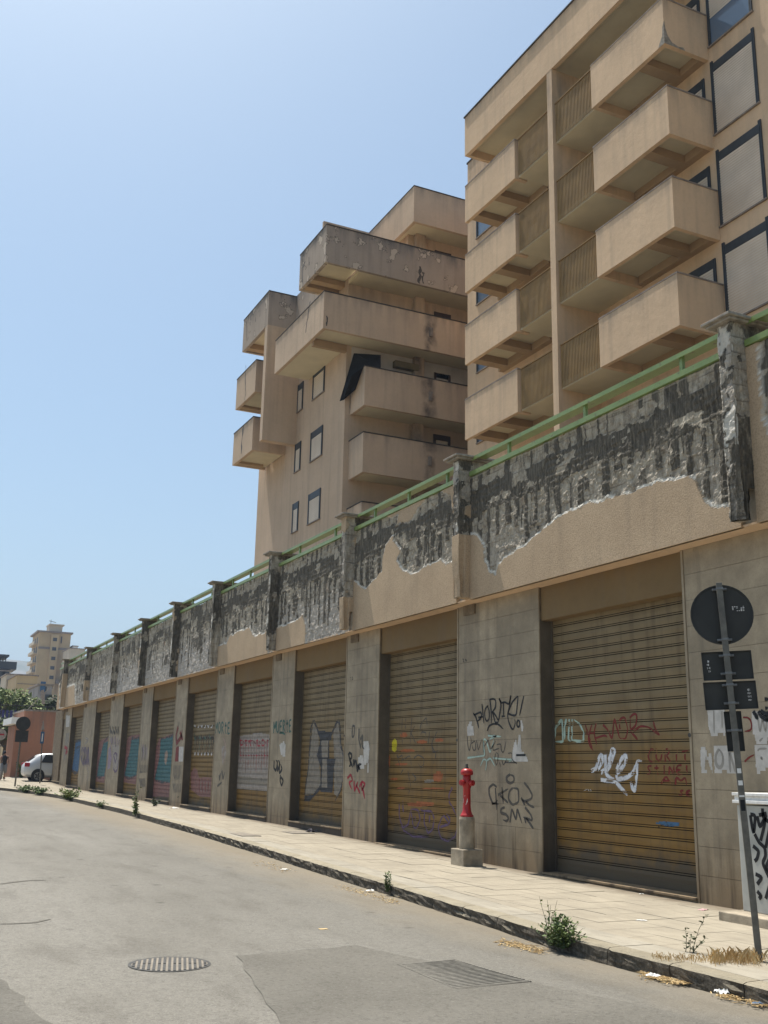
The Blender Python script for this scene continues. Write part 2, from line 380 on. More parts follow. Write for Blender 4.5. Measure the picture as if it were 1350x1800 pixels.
def flat_patch(name, pts, mat, dz=.004, sub=8, **k):
    """a patch of other asphalt that follows the road surface"""
    (x0, x1), (y0, y1) = (min(p[0] for p in pts), max(p[0] for p in pts)), (min(p[1] for p in pts), max(p[1] for p in pts))
    m = MB(); c = [np.array(p) for p in pts]; N = 14
    g = [[(1-u)*(1-v)*c[0]+u*(1-v)*c[1]+u*v*c[2]+(1-u)*v*c[3] for v in np.linspace(0, 1, N)] for u in np.linspace(0, 1, N)]
    V = []
    for i in range(N):
        for j in range(N):
            p = g[i][j].copy()
            if i in (0, N-1) or j in (0, N-1): p += np.array([random.uniform(-.035, .035), random.uniform(-.035, .035)])
            V.append((p[0], p[1], road_z(p[0], p[1])+dz))
    m.add(V, [(i*N+j, (i+1)*N+j, (i+1)*N+j+1, i*N+j+1) for i in range(N-1) for j in range(N-1)])
    return m.build(name, mat, **k)
flat_patch('road_patch', [(-9.85, 3.3), (-5.6, 2.4), (-6.0, 5.75), (-10.1, 4.6)], M_patch, dz=.006, kind='structure')
flat_patch('road_patch', [(-9.9, .35), (-6.0, .2), (-6.0, 1.5), (-9.6, 1.15)], M_patch, dz=.006, kind='structure')

pav = MB(); xs = sorted(set(list(np.arange(-74, -12, 1.5))+list(np.arange(-12, 14, 1.0)))); V = []
for x in xs:
    k = kerb_y(x)+.20
    for y in (k, (k+10.1)/2, 10.1): V.append((x, y, gz(x)-.012))
pav.add(V, [(i*3+j, (i+1)*3+j, (i+1)*3+j+1, i*3+j+1) for i in range(len(xs)-1) for j in range(2)])
pavement = pav.build('pavement', M_joint, kind='structure')
def slab_mesh(w, d, t=.02):
    m = MB(); w2, d2 = w/2-.0035, d/2-.0035
    m.box(-w2, w2, -d2, d2, -t, 0); me = bpy.data.meshes.new('paving_slab'); me.from_pydata(m.v, [], m.f); me.materials.append(M_paver); return me
SLAB = slab_mesh(.5, .5)
SLABB = slab_mesh(1.0, .38); SLABB.materials.clear(); SLABB.materials.append(M_kerbtop)
cnt = 0; far = MB()
x = 3.75
while x > -73:
    ky = kerb_y(x)+.20; slope = (gz(x+.25)-gz(x-.25))/.5
    y = 10.02; j = 0
    while y-.5 > ky+.36:
        yc = y-.25
        if x > -20.5 and x < -5.5 and cnt < 240:
            o = link('paving_slab', SLAB, pavement, (x, yc, gz(x)+random.uniform(-.0025, .0025)))
            o.rotation_euler = (random.uniform(-.003, .003), -math.atan(slope)+random.uniform(-.003, .003), 0); cnt += 1
        else:
            dz = random.uniform(-.002, .002)
            a, b = x-.246, x+.246
            far.add([(a, yc-.246, gz(a)+dz), (b, yc-.246, gz(b)+dz), (b, yc+.246, gz(b)+dz), (a, yc+.246, gz(a)+dz)], [(0, 1, 2, 3)])
        y -= .5; j += 1
    # filler strip up to the border course
    y0 = ky+.385; a, b = x-.246, x+.246
    if y-y0 > .03: far.add([(a, kerb_y(a)+.585, gz(a)), (b, kerb_y(b)+.585, gz(b)), (b, y-.004, gz(b)), (a, y-.004, gz(a))], [(0, 1, 2, 3)])
    x -= .5
far.build('paving_slabs', M_paver, pavement, kind='stuff')
# border course and kerb stones, each its own stone
kerb = bpy.data.objects.new('kerb', None); COL.objects.link(kerb); kerb['kind'] = 'structure'; kerb.location = (0, 6.5, 0)
bord = MB(); x = 6.0; i = 0
while x > -72:
    L = random.uniform(.85, 1.15) if x > -40 else 1.6
    a, b = x-L+.006, x-.006
    n = 9 if x > -30 else 3; ring = []
    m = MB(); nz = 5 if x > -30 else 2; V = []
    for i2 in range(n):
        u = i2/(n-1); xx = a+(b-a)*u; ky = kerb_y(xx); g = gz(xx)
        end = .012 if i2 in (0, n-1) else 0
        jag = .038 if x > -30 else .01
        prof = [(ky+.002+end, g-.30)]
        for q in range(nz):
            zq = g-.14+(.125)*q/(nz-1) if nz > 1 else g
            prof.append((ky+end+.02+jag*(mnoise.noise((xx*6, zq*22, 3))*.8-.2), zq))
        prof += [(ky+.045+end+.02*abs(mnoise.noise((xx*5, 1, 9))), g+.001-end*.3), (ky+.205, g+.003), (ky+.205, g-.05)]
        V += [(xx, p[0], p[1]) for p in prof]; k = len(prof)
    F = [(i2*k+q, (i2+1)*k+q, (i2+1)*k+q+1, i2*k+q+1) for i2 in range(n-1) for q in range(k-1)]
    F += [tuple(reversed(range(k))), tuple(range((n-1)*k, n*k))]
    m.add(V, [tuple(reversed(f)) for f in F])
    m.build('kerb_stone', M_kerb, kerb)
    if x > -26:
        bb = MB(); V = []
        ka, kb = kerb_y(a), kerb_y(b); dz = random.uniform(-.002, .003)
        bb.add([(a, ka+.212, gz(a)+dz), (b, kb+.212, gz(b)+dz), (b, kb+.578, gz(b)+dz), (a, ka+.578, gz(a)+dz), (a, ka+.212, gz(a)-.03), (b, kb+.212, gz(b)-.03), (b, kb+.578, gz(b)-.03), (a, ka+.578, gz(a)-.03)],
               [(0,1,2,3),(7,6,5,4),(0,4,5,1),(1,5,6,2),(2,6,7,3),(3,7,4,0)])
        bb.build('border_slab', M_kerbtop, pavement)
    else:
        bord.add([(a, kerb_y(a)+.212, gz(a)), (b, kerb_y(b)+.212, gz(b)), (b, kerb_y(b)+.578, gz(b)), (a, kerb_y(a)+.578, gz(a))], [(0,1,2,3)])
    x -= L
bord.build('border_slabs', M_kerbtop, pavement, kind='stuff')

# ================================================================== SHOP BLOCK
shop = thing('shop_building', 'long low shop building of closed roller shutters under a peeling concrete parapet', 'building', (-35, 12, 0))
ZS = 4.68          # soffit
openings = []      # (x_right, x_left) on the wall plane
for a, b in ((1200,946),(806.5,668),(612,519.5),(482,413),(385,332),(312,270),(252.5,218),(197,170),(148.5,127),(116,98)):
    openings.append((at(a, 1250-(a-100)*.25+15, Y=WY)[0] if False else at(a, {1200:965,806.5:1062,612:1115,482:1148,385:1175,312:1196,252.5:1210,197:1225,148.5:1240,116:1249}[a], Y=WY)[0],
                     at(b, {946:1030,668:1100,519.5:1140,413:1165,332:1188,270:1208,218:1225,170:1233,127:1247,98:1252}[b], Y=WY)[0]))
XR = 6.0
core = MB()
core.box(XEND, XR, 10.45, 17.0, 0, 6.05)       # body behind
core.build('rear_wall', M_wallsh, shop)
TILEM = {}
def tile_obj(x0, x1, z0, z1, mat=None):
    w, h = round(x1-x0, 3), round(z1-z0, 3); key = (w, h)
    if key not in TILEM:
        m = MB(); m.box(-w/2+.0022, w/2-.0022, 0, .022, -h/2+.0022, h/2-.0022)
        me = bpy.data.meshes.new('wall_tile'); me.from_pydata(m.v, [], m.f); me.materials.append(M_tile); TILEM[key] = me
    o = link('wall_tile', TILEM[key], shop, Vector(((x0+x1)/2, WY-.0+random.uniform(-.0015, .0015), (z0+z1)/2))-shop.location)
    return o
def pier(x0, x1, near, cols):
    g = gz((x0+x1)/2)
    m = MB(); m.box(x0+.01, x1-.01, WY+.02, WY+.50, g-.3, ZS); m.build('pier', M_joint, shop)
    m = MB(); m.box(x1-.012, x1, WY+.022, WY+.50, g-.05, ZS-.55); m.build('jamb_slab', M_jamb, shop)  # jamb facing right (+X)
    h = .361 if near else .722
    z = ZS; r = 0
    while z > g-.02:
        z0 = max(z-h, g-.02)
        off = 0 if r % 2 == 0 else .5
        if cols == 1: cuts = [x0, x1]
        else:
            w = (x1-x0)/cols; cuts = [x0]+[x0+w*(i+ (.0 if r % 2 == 0 else .42)) for i in range(1, cols)]+[x1]
            if r % 2 and cuts[-2] >= x1-.1: cuts.pop(-2)
        for a, b in zip(cuts[:-1], cuts[1:]):
            if b-a > .05 and z-z0 > .03: tile_obj(a, b, z0, z)
        z = z0; r += 1
    # boxed beam end under the soffit
    m = MB(); xc = x0+.42 if (x1-x0) < 4 else x1-.6
    m.box(xc-.2, xc+.22, WY-.03, WY-.002, ZS-.19, ZS-.005); m.build('vent_block', M_joint, shop)
pier(openings[0][0], openings[0][0]+4.9, True, 3)
for i in range(9): pier(openings[i+1][0], openings[i][1], i < 2, 2 if i == 0 else 1)
pier(XEND, openings[9][1], False, 1)
PITCH_S = .149
def prof(z, z0):
    u = (z-z0) % PITCH_S
    return 0.0
YSH = WY+.27
SPROF = [(0, .0), (.010, -.001), (.056, -.005), (.108, -.001), (.112, .014), (.117, .014), (.120, -.002), (.139, -.002), (.143, .014), (.149, .014), (.1492, .0)]
shutters = []
for i, (xr, xl) in enumerate(openings):
    g = gz((xr+xl)/2); gr = gz(xr)
    sill_top = {0: .05, 1: .085, 2: .27}.get(i, g+.11)
    ztop = 4.13
    # lintel panel, a little behind the wall face
    m = MB(); m.box(xl+.003, xr-.003, WY+.05, WY+.34, ztop-.02, ZS-.002); m.build('lintel', M_lintel, shop)
    m = MB(); m.box(xl+.003, xr-.045, WY-.02, WY+.40, min(g, gr)-.25, sill_top-.02); m.build('sill_step', M_jamb if i else M_joint, shop, bevel=.006)
    m = MB(); m.box(xl+.003, xr-.045, WY-.045, WY+.40, sill_top-.018, sill_top+.012); m.build('sill', M_tile, shop, bevel=.004)
    m = MB(); m.box(xr-.045, xr-.004, WY-.012, WY+.30, g-.05, ZS-.003); m.build('door_trim', M_tile, shop)
    sh = bpy.data.objects.new('roller_shutter', None); COL.objects.link(sh); sh.parent = shop
    xc = (xl+xr)/2; sh.location = Vector((xc, YSH, sill_top+.014))-shop.location
    z0 = sill_top+.014; w = (xr-xl)/2-.03; nsl = int((ztop-z0)/PITCH_S)
    base = .30 if i else .22
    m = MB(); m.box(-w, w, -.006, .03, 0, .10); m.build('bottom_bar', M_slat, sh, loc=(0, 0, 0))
    V = []
    for zz, yy in SPROF: V += [(-w, yy, zz), (w, yy, zz)]
    F = [(2*k, 2*k+1, 2*k+3, 2*k+2) for k in range(len(SPROF)-1)]
    if i < 7:
        me = bpy.data.meshes.new('slat'); me.from_pydata([tuple(v) for v in V], [], F); me.materials.append(M_slat); me.materials.append(M_groove_shade); me.polygons.foreach_set('material_index', [1 if k in (3, 4, 5, 7, 8, 9) else 0 for k in range(len(F))])  # groove faces carry their shade as painted near-black
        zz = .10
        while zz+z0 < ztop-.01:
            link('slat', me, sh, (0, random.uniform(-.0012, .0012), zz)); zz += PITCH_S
    else:
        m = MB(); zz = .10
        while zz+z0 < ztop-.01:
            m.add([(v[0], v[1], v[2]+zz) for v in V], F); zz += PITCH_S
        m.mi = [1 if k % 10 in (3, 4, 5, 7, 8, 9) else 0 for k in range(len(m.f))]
        m.build('slats', [M_slat, M_groove_shade], sh, loc=(0, 0, 0), kind='stuff')
    m = MB(); m.box(-w-.028, -w-.002, -.03, .04, 0, 4.1); m.build('guide_rail', M_jamb, sh, loc=(0, 0, 0)); m = MB(); m.box(w+.002, w+.028, -.03, .04, 0, 4.1); m.build('guide_rail', M_jamb, sh, loc=(0, 0, 0))
    m = MB(); m.box(w-.0, w+.045, -.245, -.20, 2.02, 2.14); m.tube([(w-.01, -.25, 2.07), (w-.01, -.285, 2.07)], .03, 8); m.build('lock', M_cast, sh, loc=(0, 0, 0))
    shutters.append((xl, xr, z0))
def slat_y(z, z0):
    u = (z-z0-.10) % PITCH_S
    if z < z0+.10: return YSH-.006
    return YSH+float(np.interp(u, [a for a, _ in SPROF], [b for _, b in SPROF]))

# ---- parapet beam, soffit, terrace
m = MB(); m.box(XEND-.6, XR, PY+.075, 10.05, ZS+.03, 6.98); m.build('parapet_wall', M_conc, shop)
m = MB(); m.box(XEND-.6, XR, PY+.03, WY+.06, ZS, ZS+.028); m.build('soffit', M_st, shop)
m = MB(); m.box(XEND, XR, 10.05, 23, 6.06, 6.2); m.build('terrace_slab', M_kerbtop, shop)
fins = []
for px, py in ((1289,640),(807,960),(604,1060),(472,1100),(370,1150),(299,1180),(243,1200),(193.5,1215),(146,1230),(106,1240)):
    fins.append(at(px, py, Y=FY)[0])
def pxpoly(pts, Y=PY): return [(at(x, y, Y=Y)[0], at(x, y, Y=Y)[2]) for x, y in pts]
def parapet_panel(idx, x0, x1, res, expo=None, plas=(), white=.0, dk=1.0, seed=0, zb=ZS, zt=7.02):
    nx = max(8, int((x1-x0)/res)); nz = max(8, int((zt-zb)/res))
    gx, gzz = np.meshgrid(np.linspace(x0, x1, nx), np.linspace(zb, zt, nz), indexing='ij')
    wx = gx+.10*(fbm(gx*4, gzz*4, seed)-.5)+.04*(fbm(gx*18, gzz*18, seed+1)-.5); wz = gzz+.10*(fbm(gx*4, gzz*4, seed+5)-.5)+.04*(fbm(gx*18, gzz*18, seed+6)-.5)
    if expo is not None:
        e = np.zeros(gx.shape, bool)
        for p in expo: e |= inpoly(wx, wz, p)
    else: e = np.ones(gx.shape, bool)
    for p in plas: e &= ~inpoly(wx, wz, p)
    pl = (~e).astype(float)
    # combed adhesive ribs: vertical dark streaks hanging from dark bands
    P0 = .31; w = gx+.05*(fbm(gzz*1.5, gx*.7, seed+9)-.5)+.03*(vnoise(gzz*7, gx*2, seed+2)-.5); ci = np.floor(w/P0); u = w/P0-ci
    def hs(c, k): t = np.sin(c*91.7+k*37.3+seed*11.1)*9753.13; return t-np.floor(t)
    wid = .34+.30*hs(ci, 1); zlow = 4.85+1.25*hs(ci, 2)**1.3; ztp = 6.5+.6*(hs(ci, 3) > .35)
    gap = (hs(ci, 6) > .8)
    rib = (u < wid) & (gzz > zlow) & (gzz < ztp) & ~gap
    band = (gzz > 6.12+.30*fbm(gx*.8, 0*gx, seed+3)+.10*(vnoise(gx*6, gzz*3, seed)-.5)) & (gzz < 6.62+.26*fbm(gx*.9, 0*gx+4, seed+4)+.1*(vnoise(gx*7, gzz*3, seed+7)-.5))
    blot = fbm(gx*1.1, gzz*.8, seed+20) > .68
    streak = fbm(gx*9, gzz*.8, seed+30) > .68
    d = ((rib | band | (blot & (gzz > 5.3)) | (streak & (gzz > 5.6))) & e).astype(float)*min(1, dk)
    if dk < 1: d = d*(fbm(gx*2, gzz*2, seed+50) < dk)
    dcol = d*np.clip(.45+.85*fbm(gx*5, gzz*2.2, seed+51), 0, 1)*(1-.9*(fbm(gx*3.5, gzz*5, seed+52) > .66))
    # rough aggregate
    rough = fbm(gx*9, gzz*9, seed+60)+.6*fbm(gx*26, gzz*26, seed+61)
    ribh = d*(.012+.008*np.sin(np.clip(u/np.maximum(wid, .1), 0, 1)*math.pi))
    wave = .006*d*np.sin(gzz*55+4*fbm(gx*4, gzz*2, seed+70))*(fbm(gx*1.4, gzz*1.2, seed+71) > .5)
    chip = (fbm(gx*5, gzz*5, seed+80) > .62)*.012
    y = PY-.0*gx + e*(.034+.030*(rough-.8)*(1.5-.7*d)-ribh+chip-wave) + (1-e)*.002*fbm(gx*2, gzz*2, seed)
    # pale broken edge of the render, with the sun on its ledges painted in
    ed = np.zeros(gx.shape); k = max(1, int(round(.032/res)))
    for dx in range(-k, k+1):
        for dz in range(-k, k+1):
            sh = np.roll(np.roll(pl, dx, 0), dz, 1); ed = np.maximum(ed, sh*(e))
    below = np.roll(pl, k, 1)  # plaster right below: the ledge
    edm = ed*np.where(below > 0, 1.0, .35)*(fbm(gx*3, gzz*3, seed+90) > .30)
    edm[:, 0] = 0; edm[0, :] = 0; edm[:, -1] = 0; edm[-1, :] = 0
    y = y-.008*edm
    V = np.stack([gx, y, gzz], -1).reshape(-1, 3).tolist()
    F = [(i*nz+j, (i+1)*nz+j, (i+1)*nz+j+1, i*nz+j+1) for i in range(nx-1) for j in range(nz-1)]
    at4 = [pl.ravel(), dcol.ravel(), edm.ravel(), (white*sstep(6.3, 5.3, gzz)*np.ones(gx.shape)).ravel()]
    # border skirt back to the wall behind
    b = [(i, 0) for i in range(nx)]+[(nx-1, j) for j in range(1, nz)]+[(i, nz-1) for i in range(nx-2, -1, -1)]+[(0, j) for j in range(nz-2, 0, -1)]
    base = len(V); ids = [i*nz+j for i, j in b]
    for q in ids: V.append([V[q][0], PY+.072, V[q][2]])
    nb = len(ids); F += [(ids[q], base+q, base+(q+1) % nb, ids[(q+1) % nb]) for q in range(nb)]
    me = bpy.data.meshes.new('parapet_panel'); me.from_pydata(V, [], F); me.materials.append(M_panel); me.update()
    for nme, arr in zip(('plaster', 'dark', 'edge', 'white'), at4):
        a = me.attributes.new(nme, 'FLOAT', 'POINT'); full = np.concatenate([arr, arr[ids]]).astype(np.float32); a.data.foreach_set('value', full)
    return link('parapet_panel', me, shop)
FW = .27
def span(i): return fins[i]+.0, fins[i-1]-FW if i else 4.0
ex1 = pxpoly([(822,830),(1300,600),(1300,893),(1276,885),(1262,895),(1245,892),(1232,876),(1224,850),(1212,839),(1190,842),(1160,847),(1128,857),(1105,866),(1060,878),(1035,885),(1010,895),(988,903),(972,915),(958,928),(940,940),(925,955),(905,970),(885,978),(876,992),(872,1008),(860,1006),(850,985),(849,960),(838,940),(822,935)])
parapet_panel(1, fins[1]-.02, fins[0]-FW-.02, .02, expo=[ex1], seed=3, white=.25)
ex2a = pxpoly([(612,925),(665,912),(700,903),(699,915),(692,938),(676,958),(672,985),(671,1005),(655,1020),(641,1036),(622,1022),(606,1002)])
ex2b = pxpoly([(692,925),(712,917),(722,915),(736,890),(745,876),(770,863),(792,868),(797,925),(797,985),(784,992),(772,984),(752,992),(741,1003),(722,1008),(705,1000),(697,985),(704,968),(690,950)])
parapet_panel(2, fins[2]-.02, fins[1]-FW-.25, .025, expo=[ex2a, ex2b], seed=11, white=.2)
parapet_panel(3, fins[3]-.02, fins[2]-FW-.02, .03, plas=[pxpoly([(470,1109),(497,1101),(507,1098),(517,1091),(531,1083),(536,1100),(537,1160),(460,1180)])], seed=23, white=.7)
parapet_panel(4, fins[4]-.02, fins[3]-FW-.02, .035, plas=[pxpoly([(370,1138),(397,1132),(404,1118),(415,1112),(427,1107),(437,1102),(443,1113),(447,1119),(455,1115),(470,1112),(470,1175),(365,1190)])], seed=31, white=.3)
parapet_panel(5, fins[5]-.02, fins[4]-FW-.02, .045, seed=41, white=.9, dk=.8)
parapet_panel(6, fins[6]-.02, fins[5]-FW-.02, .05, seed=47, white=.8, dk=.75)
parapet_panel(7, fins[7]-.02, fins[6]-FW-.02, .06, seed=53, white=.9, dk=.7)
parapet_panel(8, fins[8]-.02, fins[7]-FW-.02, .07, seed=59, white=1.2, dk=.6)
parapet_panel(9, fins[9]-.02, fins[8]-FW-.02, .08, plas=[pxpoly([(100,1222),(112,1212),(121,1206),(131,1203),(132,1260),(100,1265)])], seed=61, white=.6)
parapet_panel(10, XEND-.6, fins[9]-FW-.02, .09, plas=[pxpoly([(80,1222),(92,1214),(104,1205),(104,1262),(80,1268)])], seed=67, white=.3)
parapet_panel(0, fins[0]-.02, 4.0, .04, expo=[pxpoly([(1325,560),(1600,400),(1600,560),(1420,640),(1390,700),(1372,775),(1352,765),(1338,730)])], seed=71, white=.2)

def rough_fin(xr, res, seed, plaster_low, notch=False):
    x0, x1 = xr-FW, xr; zb, zt = ZS+.03, 7.36
    nzz = int((zt-zb)/res); zs = np.linspace(zb, zt, nzz)
    yb = 9.98
    path = []; L1 = yb-FY; n1 = max(3, int(L1/res)); n2 = max(3, int(FW/res))
    for k in range(n1): path.append((x0, yb-L1*k/n1, -1, 0))
    for k in range(n2): path.append((x0+FW*k/n2, FY, 0, -1))
    for k in range(n1+1): path.append((x1, FY+L1*k/n1, 1, 0))
    pa = np.array(path); s = np.arange(len(path))*res
    sg, zg = np.meshgrid(s, zs, indexing='ij')
    X = np.repeat(pa[:, 0:1], nzz, 1); Y = np.repeat(pa[:, 1:2], nzz, 1); NX = np.repeat(pa[:, 2:3], nzz, 1); NY = np.repeat(pa[:, 3:4], nzz, 1)
    e = (fbm(sg*1.6, zg*1.1, seed) < .74)
    low = (zg < plaster_low[1]) & (zg > plaster_low[0]) & (fbm(sg*2, zg*3, seed+2) > .2)
    e &= ~low
    # the slot between fin foot and panel
    if notch: Y = np.where((zg < 5.12) & (Y > 9.52), 9.52, Y)
    d = ((fbm(sg*2.2, zg*.8, seed+4) > .40) & e).astype(float)
    d = np.where((NX > .5) & (zg > 5.3), np.maximum(d, (fbm(sg*1.7, zg*.9, seed+5) > .44)*e*1.0), d)
    r = fbm(sg*8, zg*8, seed+6)+.6*fbm(sg*24, zg*24, seed+7)-.8
    # eroded front corner towards the foot
    er = sstep(6.3, 4.9, zg)*.05*(NX > .5)*(Y < 9.5)+sstep(5.6, 4.8, zg)*.03
    off = e*(-.022+.045*r-.012*(1-d))-er*(.6+.8*fbm(sg*3, zg*5, seed+8))
    X = X+NX*off; Y = Y-(-NY)*0+NY*off
    V = np.stack([X, Y, zg], -1).reshape(-1, 3).tolist(); nP = len(path)
    F = [(i*nzz+j, (i+1)*nzz+j, (i+1)*nzz+j+1, i*nzz+j+1) for i in range(nP-1) for j in range(nzz-1)]
    V2 = len(V); F.append(tuple(i*nzz for i in range(nP-1, -1, -1)))
    me = bpy.data.meshes.new('buttress_fin'); me.from_pydata(V, [], F); me.materials.append(M_panel); me.update()
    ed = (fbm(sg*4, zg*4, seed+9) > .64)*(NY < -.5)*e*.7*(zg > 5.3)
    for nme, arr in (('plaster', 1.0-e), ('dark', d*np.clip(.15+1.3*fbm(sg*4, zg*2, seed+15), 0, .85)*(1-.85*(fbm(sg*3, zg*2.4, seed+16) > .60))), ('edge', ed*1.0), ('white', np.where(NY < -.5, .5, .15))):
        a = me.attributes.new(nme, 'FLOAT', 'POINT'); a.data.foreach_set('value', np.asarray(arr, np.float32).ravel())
    fo = link('buttress_fin', me, shop)
    m = MB(); ch = random.uniform(-.01, .01)
    m.box(xr-.42, xr+.10, 9.24, 10.12, 7.385, 7.425); m.box(xr-.38, xr+.06, 9.29, 10.08, 7.35, 7.384)
    b = m.build('cap_slab', M_cap, fo, bevel=.008)
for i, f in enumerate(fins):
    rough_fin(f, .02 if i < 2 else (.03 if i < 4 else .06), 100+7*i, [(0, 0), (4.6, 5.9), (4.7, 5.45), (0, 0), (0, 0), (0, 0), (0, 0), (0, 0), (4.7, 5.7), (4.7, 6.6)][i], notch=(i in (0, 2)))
# railing sections between the fins
ends = [4.0]+fins
for i in range(len(ends)):
    xr = (ends[i]-FW-.0) if i else 4.0; xl = ends[i+1]+.0 if i+1 < len(ends) else XEND-.5
    rl = bpy.data.objects.new('railing', None); COL.objects.link(rl); rl.parent = shop; rl.location = Vector((xl, 9.7, 7.0))-shop.location
    m = MB(); m.box(xl+.0, xr-.0, 9.64, 9.90, 7.395, 7.41); m.box(xl, xr, 9.62, 9.64, 7.345, 7.415); m.build('top_rail', M_green, rl)
    m = MB(); m.box(xl, xr, 9.575, 9.64, 7.03, 7.115); m.build('lower_rail', M_green, rl)
    n = max(1, int(round((xr-xl)/2.0)))
    for k in range(1, n+1):
        x = xl+(xr-xl)*(k-.45)/n
        m = MB(); m.box(x-.03, x+.03, 9.66, 9.71, 7.0, 7.394); m.build('post', M_green, rl)

# ---- graffiti, posters and numbers: paint on the wall and on the slats
def surf(kind, pxy, k=0):
    """point of the wall (kind 'w') or of shutter k ('s') sighted at pxy"""
    if kind == 'w': p = at(*pxy, Y=WY-.004); return p
    return at(*pxy, Y=YSH-.004)
GRA = {}
def ribbon(m, pts, w, kind, k=0, taper=False):
    P3 = [np.array(p) for p in pts]; Q = [P3[0]]
    for a, b in zip(P3[:-1], P3[1:]):
        n = max(1, int(np.linalg.norm(b-a)/.03)); Q += [a+(b-a)*i/n for i in range(1, n+1)]
    # smooth the corners
    for _ in range(2): Q = [Q[0]]+[(Q[i-1]+2*Q[i]+Q[i+1])/4 for i in range(1, len(Q)-1)]+[Q[-1]]
    V = []
    for i, p in enumerate(Q):
        d = Q[min(i+1, len(Q)-1)]-Q[max(i-1, 0)]; d = d/(np.linalg.norm(d)+1e-9); nrm = np.array([-d[2], 0, d[0]])
        t = i/(len(Q)-1); ww = w*(.85+.3*mnoise.noise((p[0]*5, 0, p[2]*5)))*(min(1, 4*t+.5) if taper else 1)*(min(1, 4*(1-t)+.35))
        for s_ in (-1, -.5, 0, .5, 1):
            q = p+nrm*ww*.74*s_
            m.fade.append([.95, .25, 0, .25, .95][int(s_*2+2)])
            V.append((q[0], (WY-.0045 if kind == 'w' else slat_y(q[2], shutters[k][2])-.003), q[2]))
    F = [(i*5+j, i*5+j+1, (i+1)*5+j+1, (i+1)*5+j) for i in range(len(Q)-1) for j in range(4)]
    m.add(V, F)
def tag(strokes, w, col, kind='w', k=0, o=(0, 0), s=1.0, label=None, name='graffiti'):
    m = MB(); m.fade = []
    for st in strokes: ribbon(m, [surf(kind, (o[0]+x/s, o[1]+y/s), k) for x, y in st], w, kind, k)
    ob = m.build(name, P[col], shop); a_ = ob.data.attributes.new('fade', 'FLOAT', 'POINT'); a_.data.foreach_set('value', m.fade)
    if label: ob['label'] = label
    return ob
def fill(poly, col, kind, k=0, o=(0, 0), s=1.0, lift=0.0, name='graffiti', label=None):
    pts = [surf(kind, (o[0]+x/s, o[1]+y/s), k) for x, y in poly]; pts = [(p[0], p[2]) for p in pts]
    m = MB(); z0, z1 = min(p[1] for p in pts), max(p[1] for p in pts)
    zs = set(np.linspace(z0, z1, max(4, int((z1-z0)/.035))).tolist())
    if kind == 's':
        b = shutters[k][2]+.10
        q = 0
        while b+q*PITCH_S < z1:
            for u, _ in SPROF:
                zz = b+q*PITCH_S+u
                if z0 < zz < z1: zs.add(zz)
            q += 1
    zs = sorted(zs)
    def spans(z):
        xs = []
        for i in range(len(pts)):
            (xa, za), (xb, zb) = pts[i], pts[(i+1) % len(pts)]
            if (za > z) != (zb > z): xs.append(xa+(xb-xa)*(z-za)/(zb-za))
        return sorted(xs)
    for a, b in zip(zs[:-1], zs[1:]):
        if b-a < 1e-4: continue
        xs = spans((a+b)/2)
        for i in range(0, len(xs)-1, 2):
            j = .012*mnoise.noise((a*30, i, 0)); xa, xb = xs[i]+j, xs[i+1]+.012*mnoise.noise((a*30, i, 7))
            ya = (WY-.003 if kind == 'w' else slat_y(a+1e-5, shutters[k][2])-.002)-lift; yb = (WY-.003 if kind == 'w' else slat_y(b-1e-5, shutters[k][2])-.002)-lift
            m.add([(xa, ya, a), (xb, ya, a), (xb, yb, b), (xa, yb, b)], [(0, 1, 2, 3)])
    ob = m.build(name, P[col] if isinstance(col, str) else col, shop)
    if isinstance(col, str): a_ = ob.data.attributes.new('fade', 'FLOAT', 'POINT'); a_.data.foreach_set('value', [.24]*len(ob.data.vertices))
    if label: ob['label'] = label
    return ob
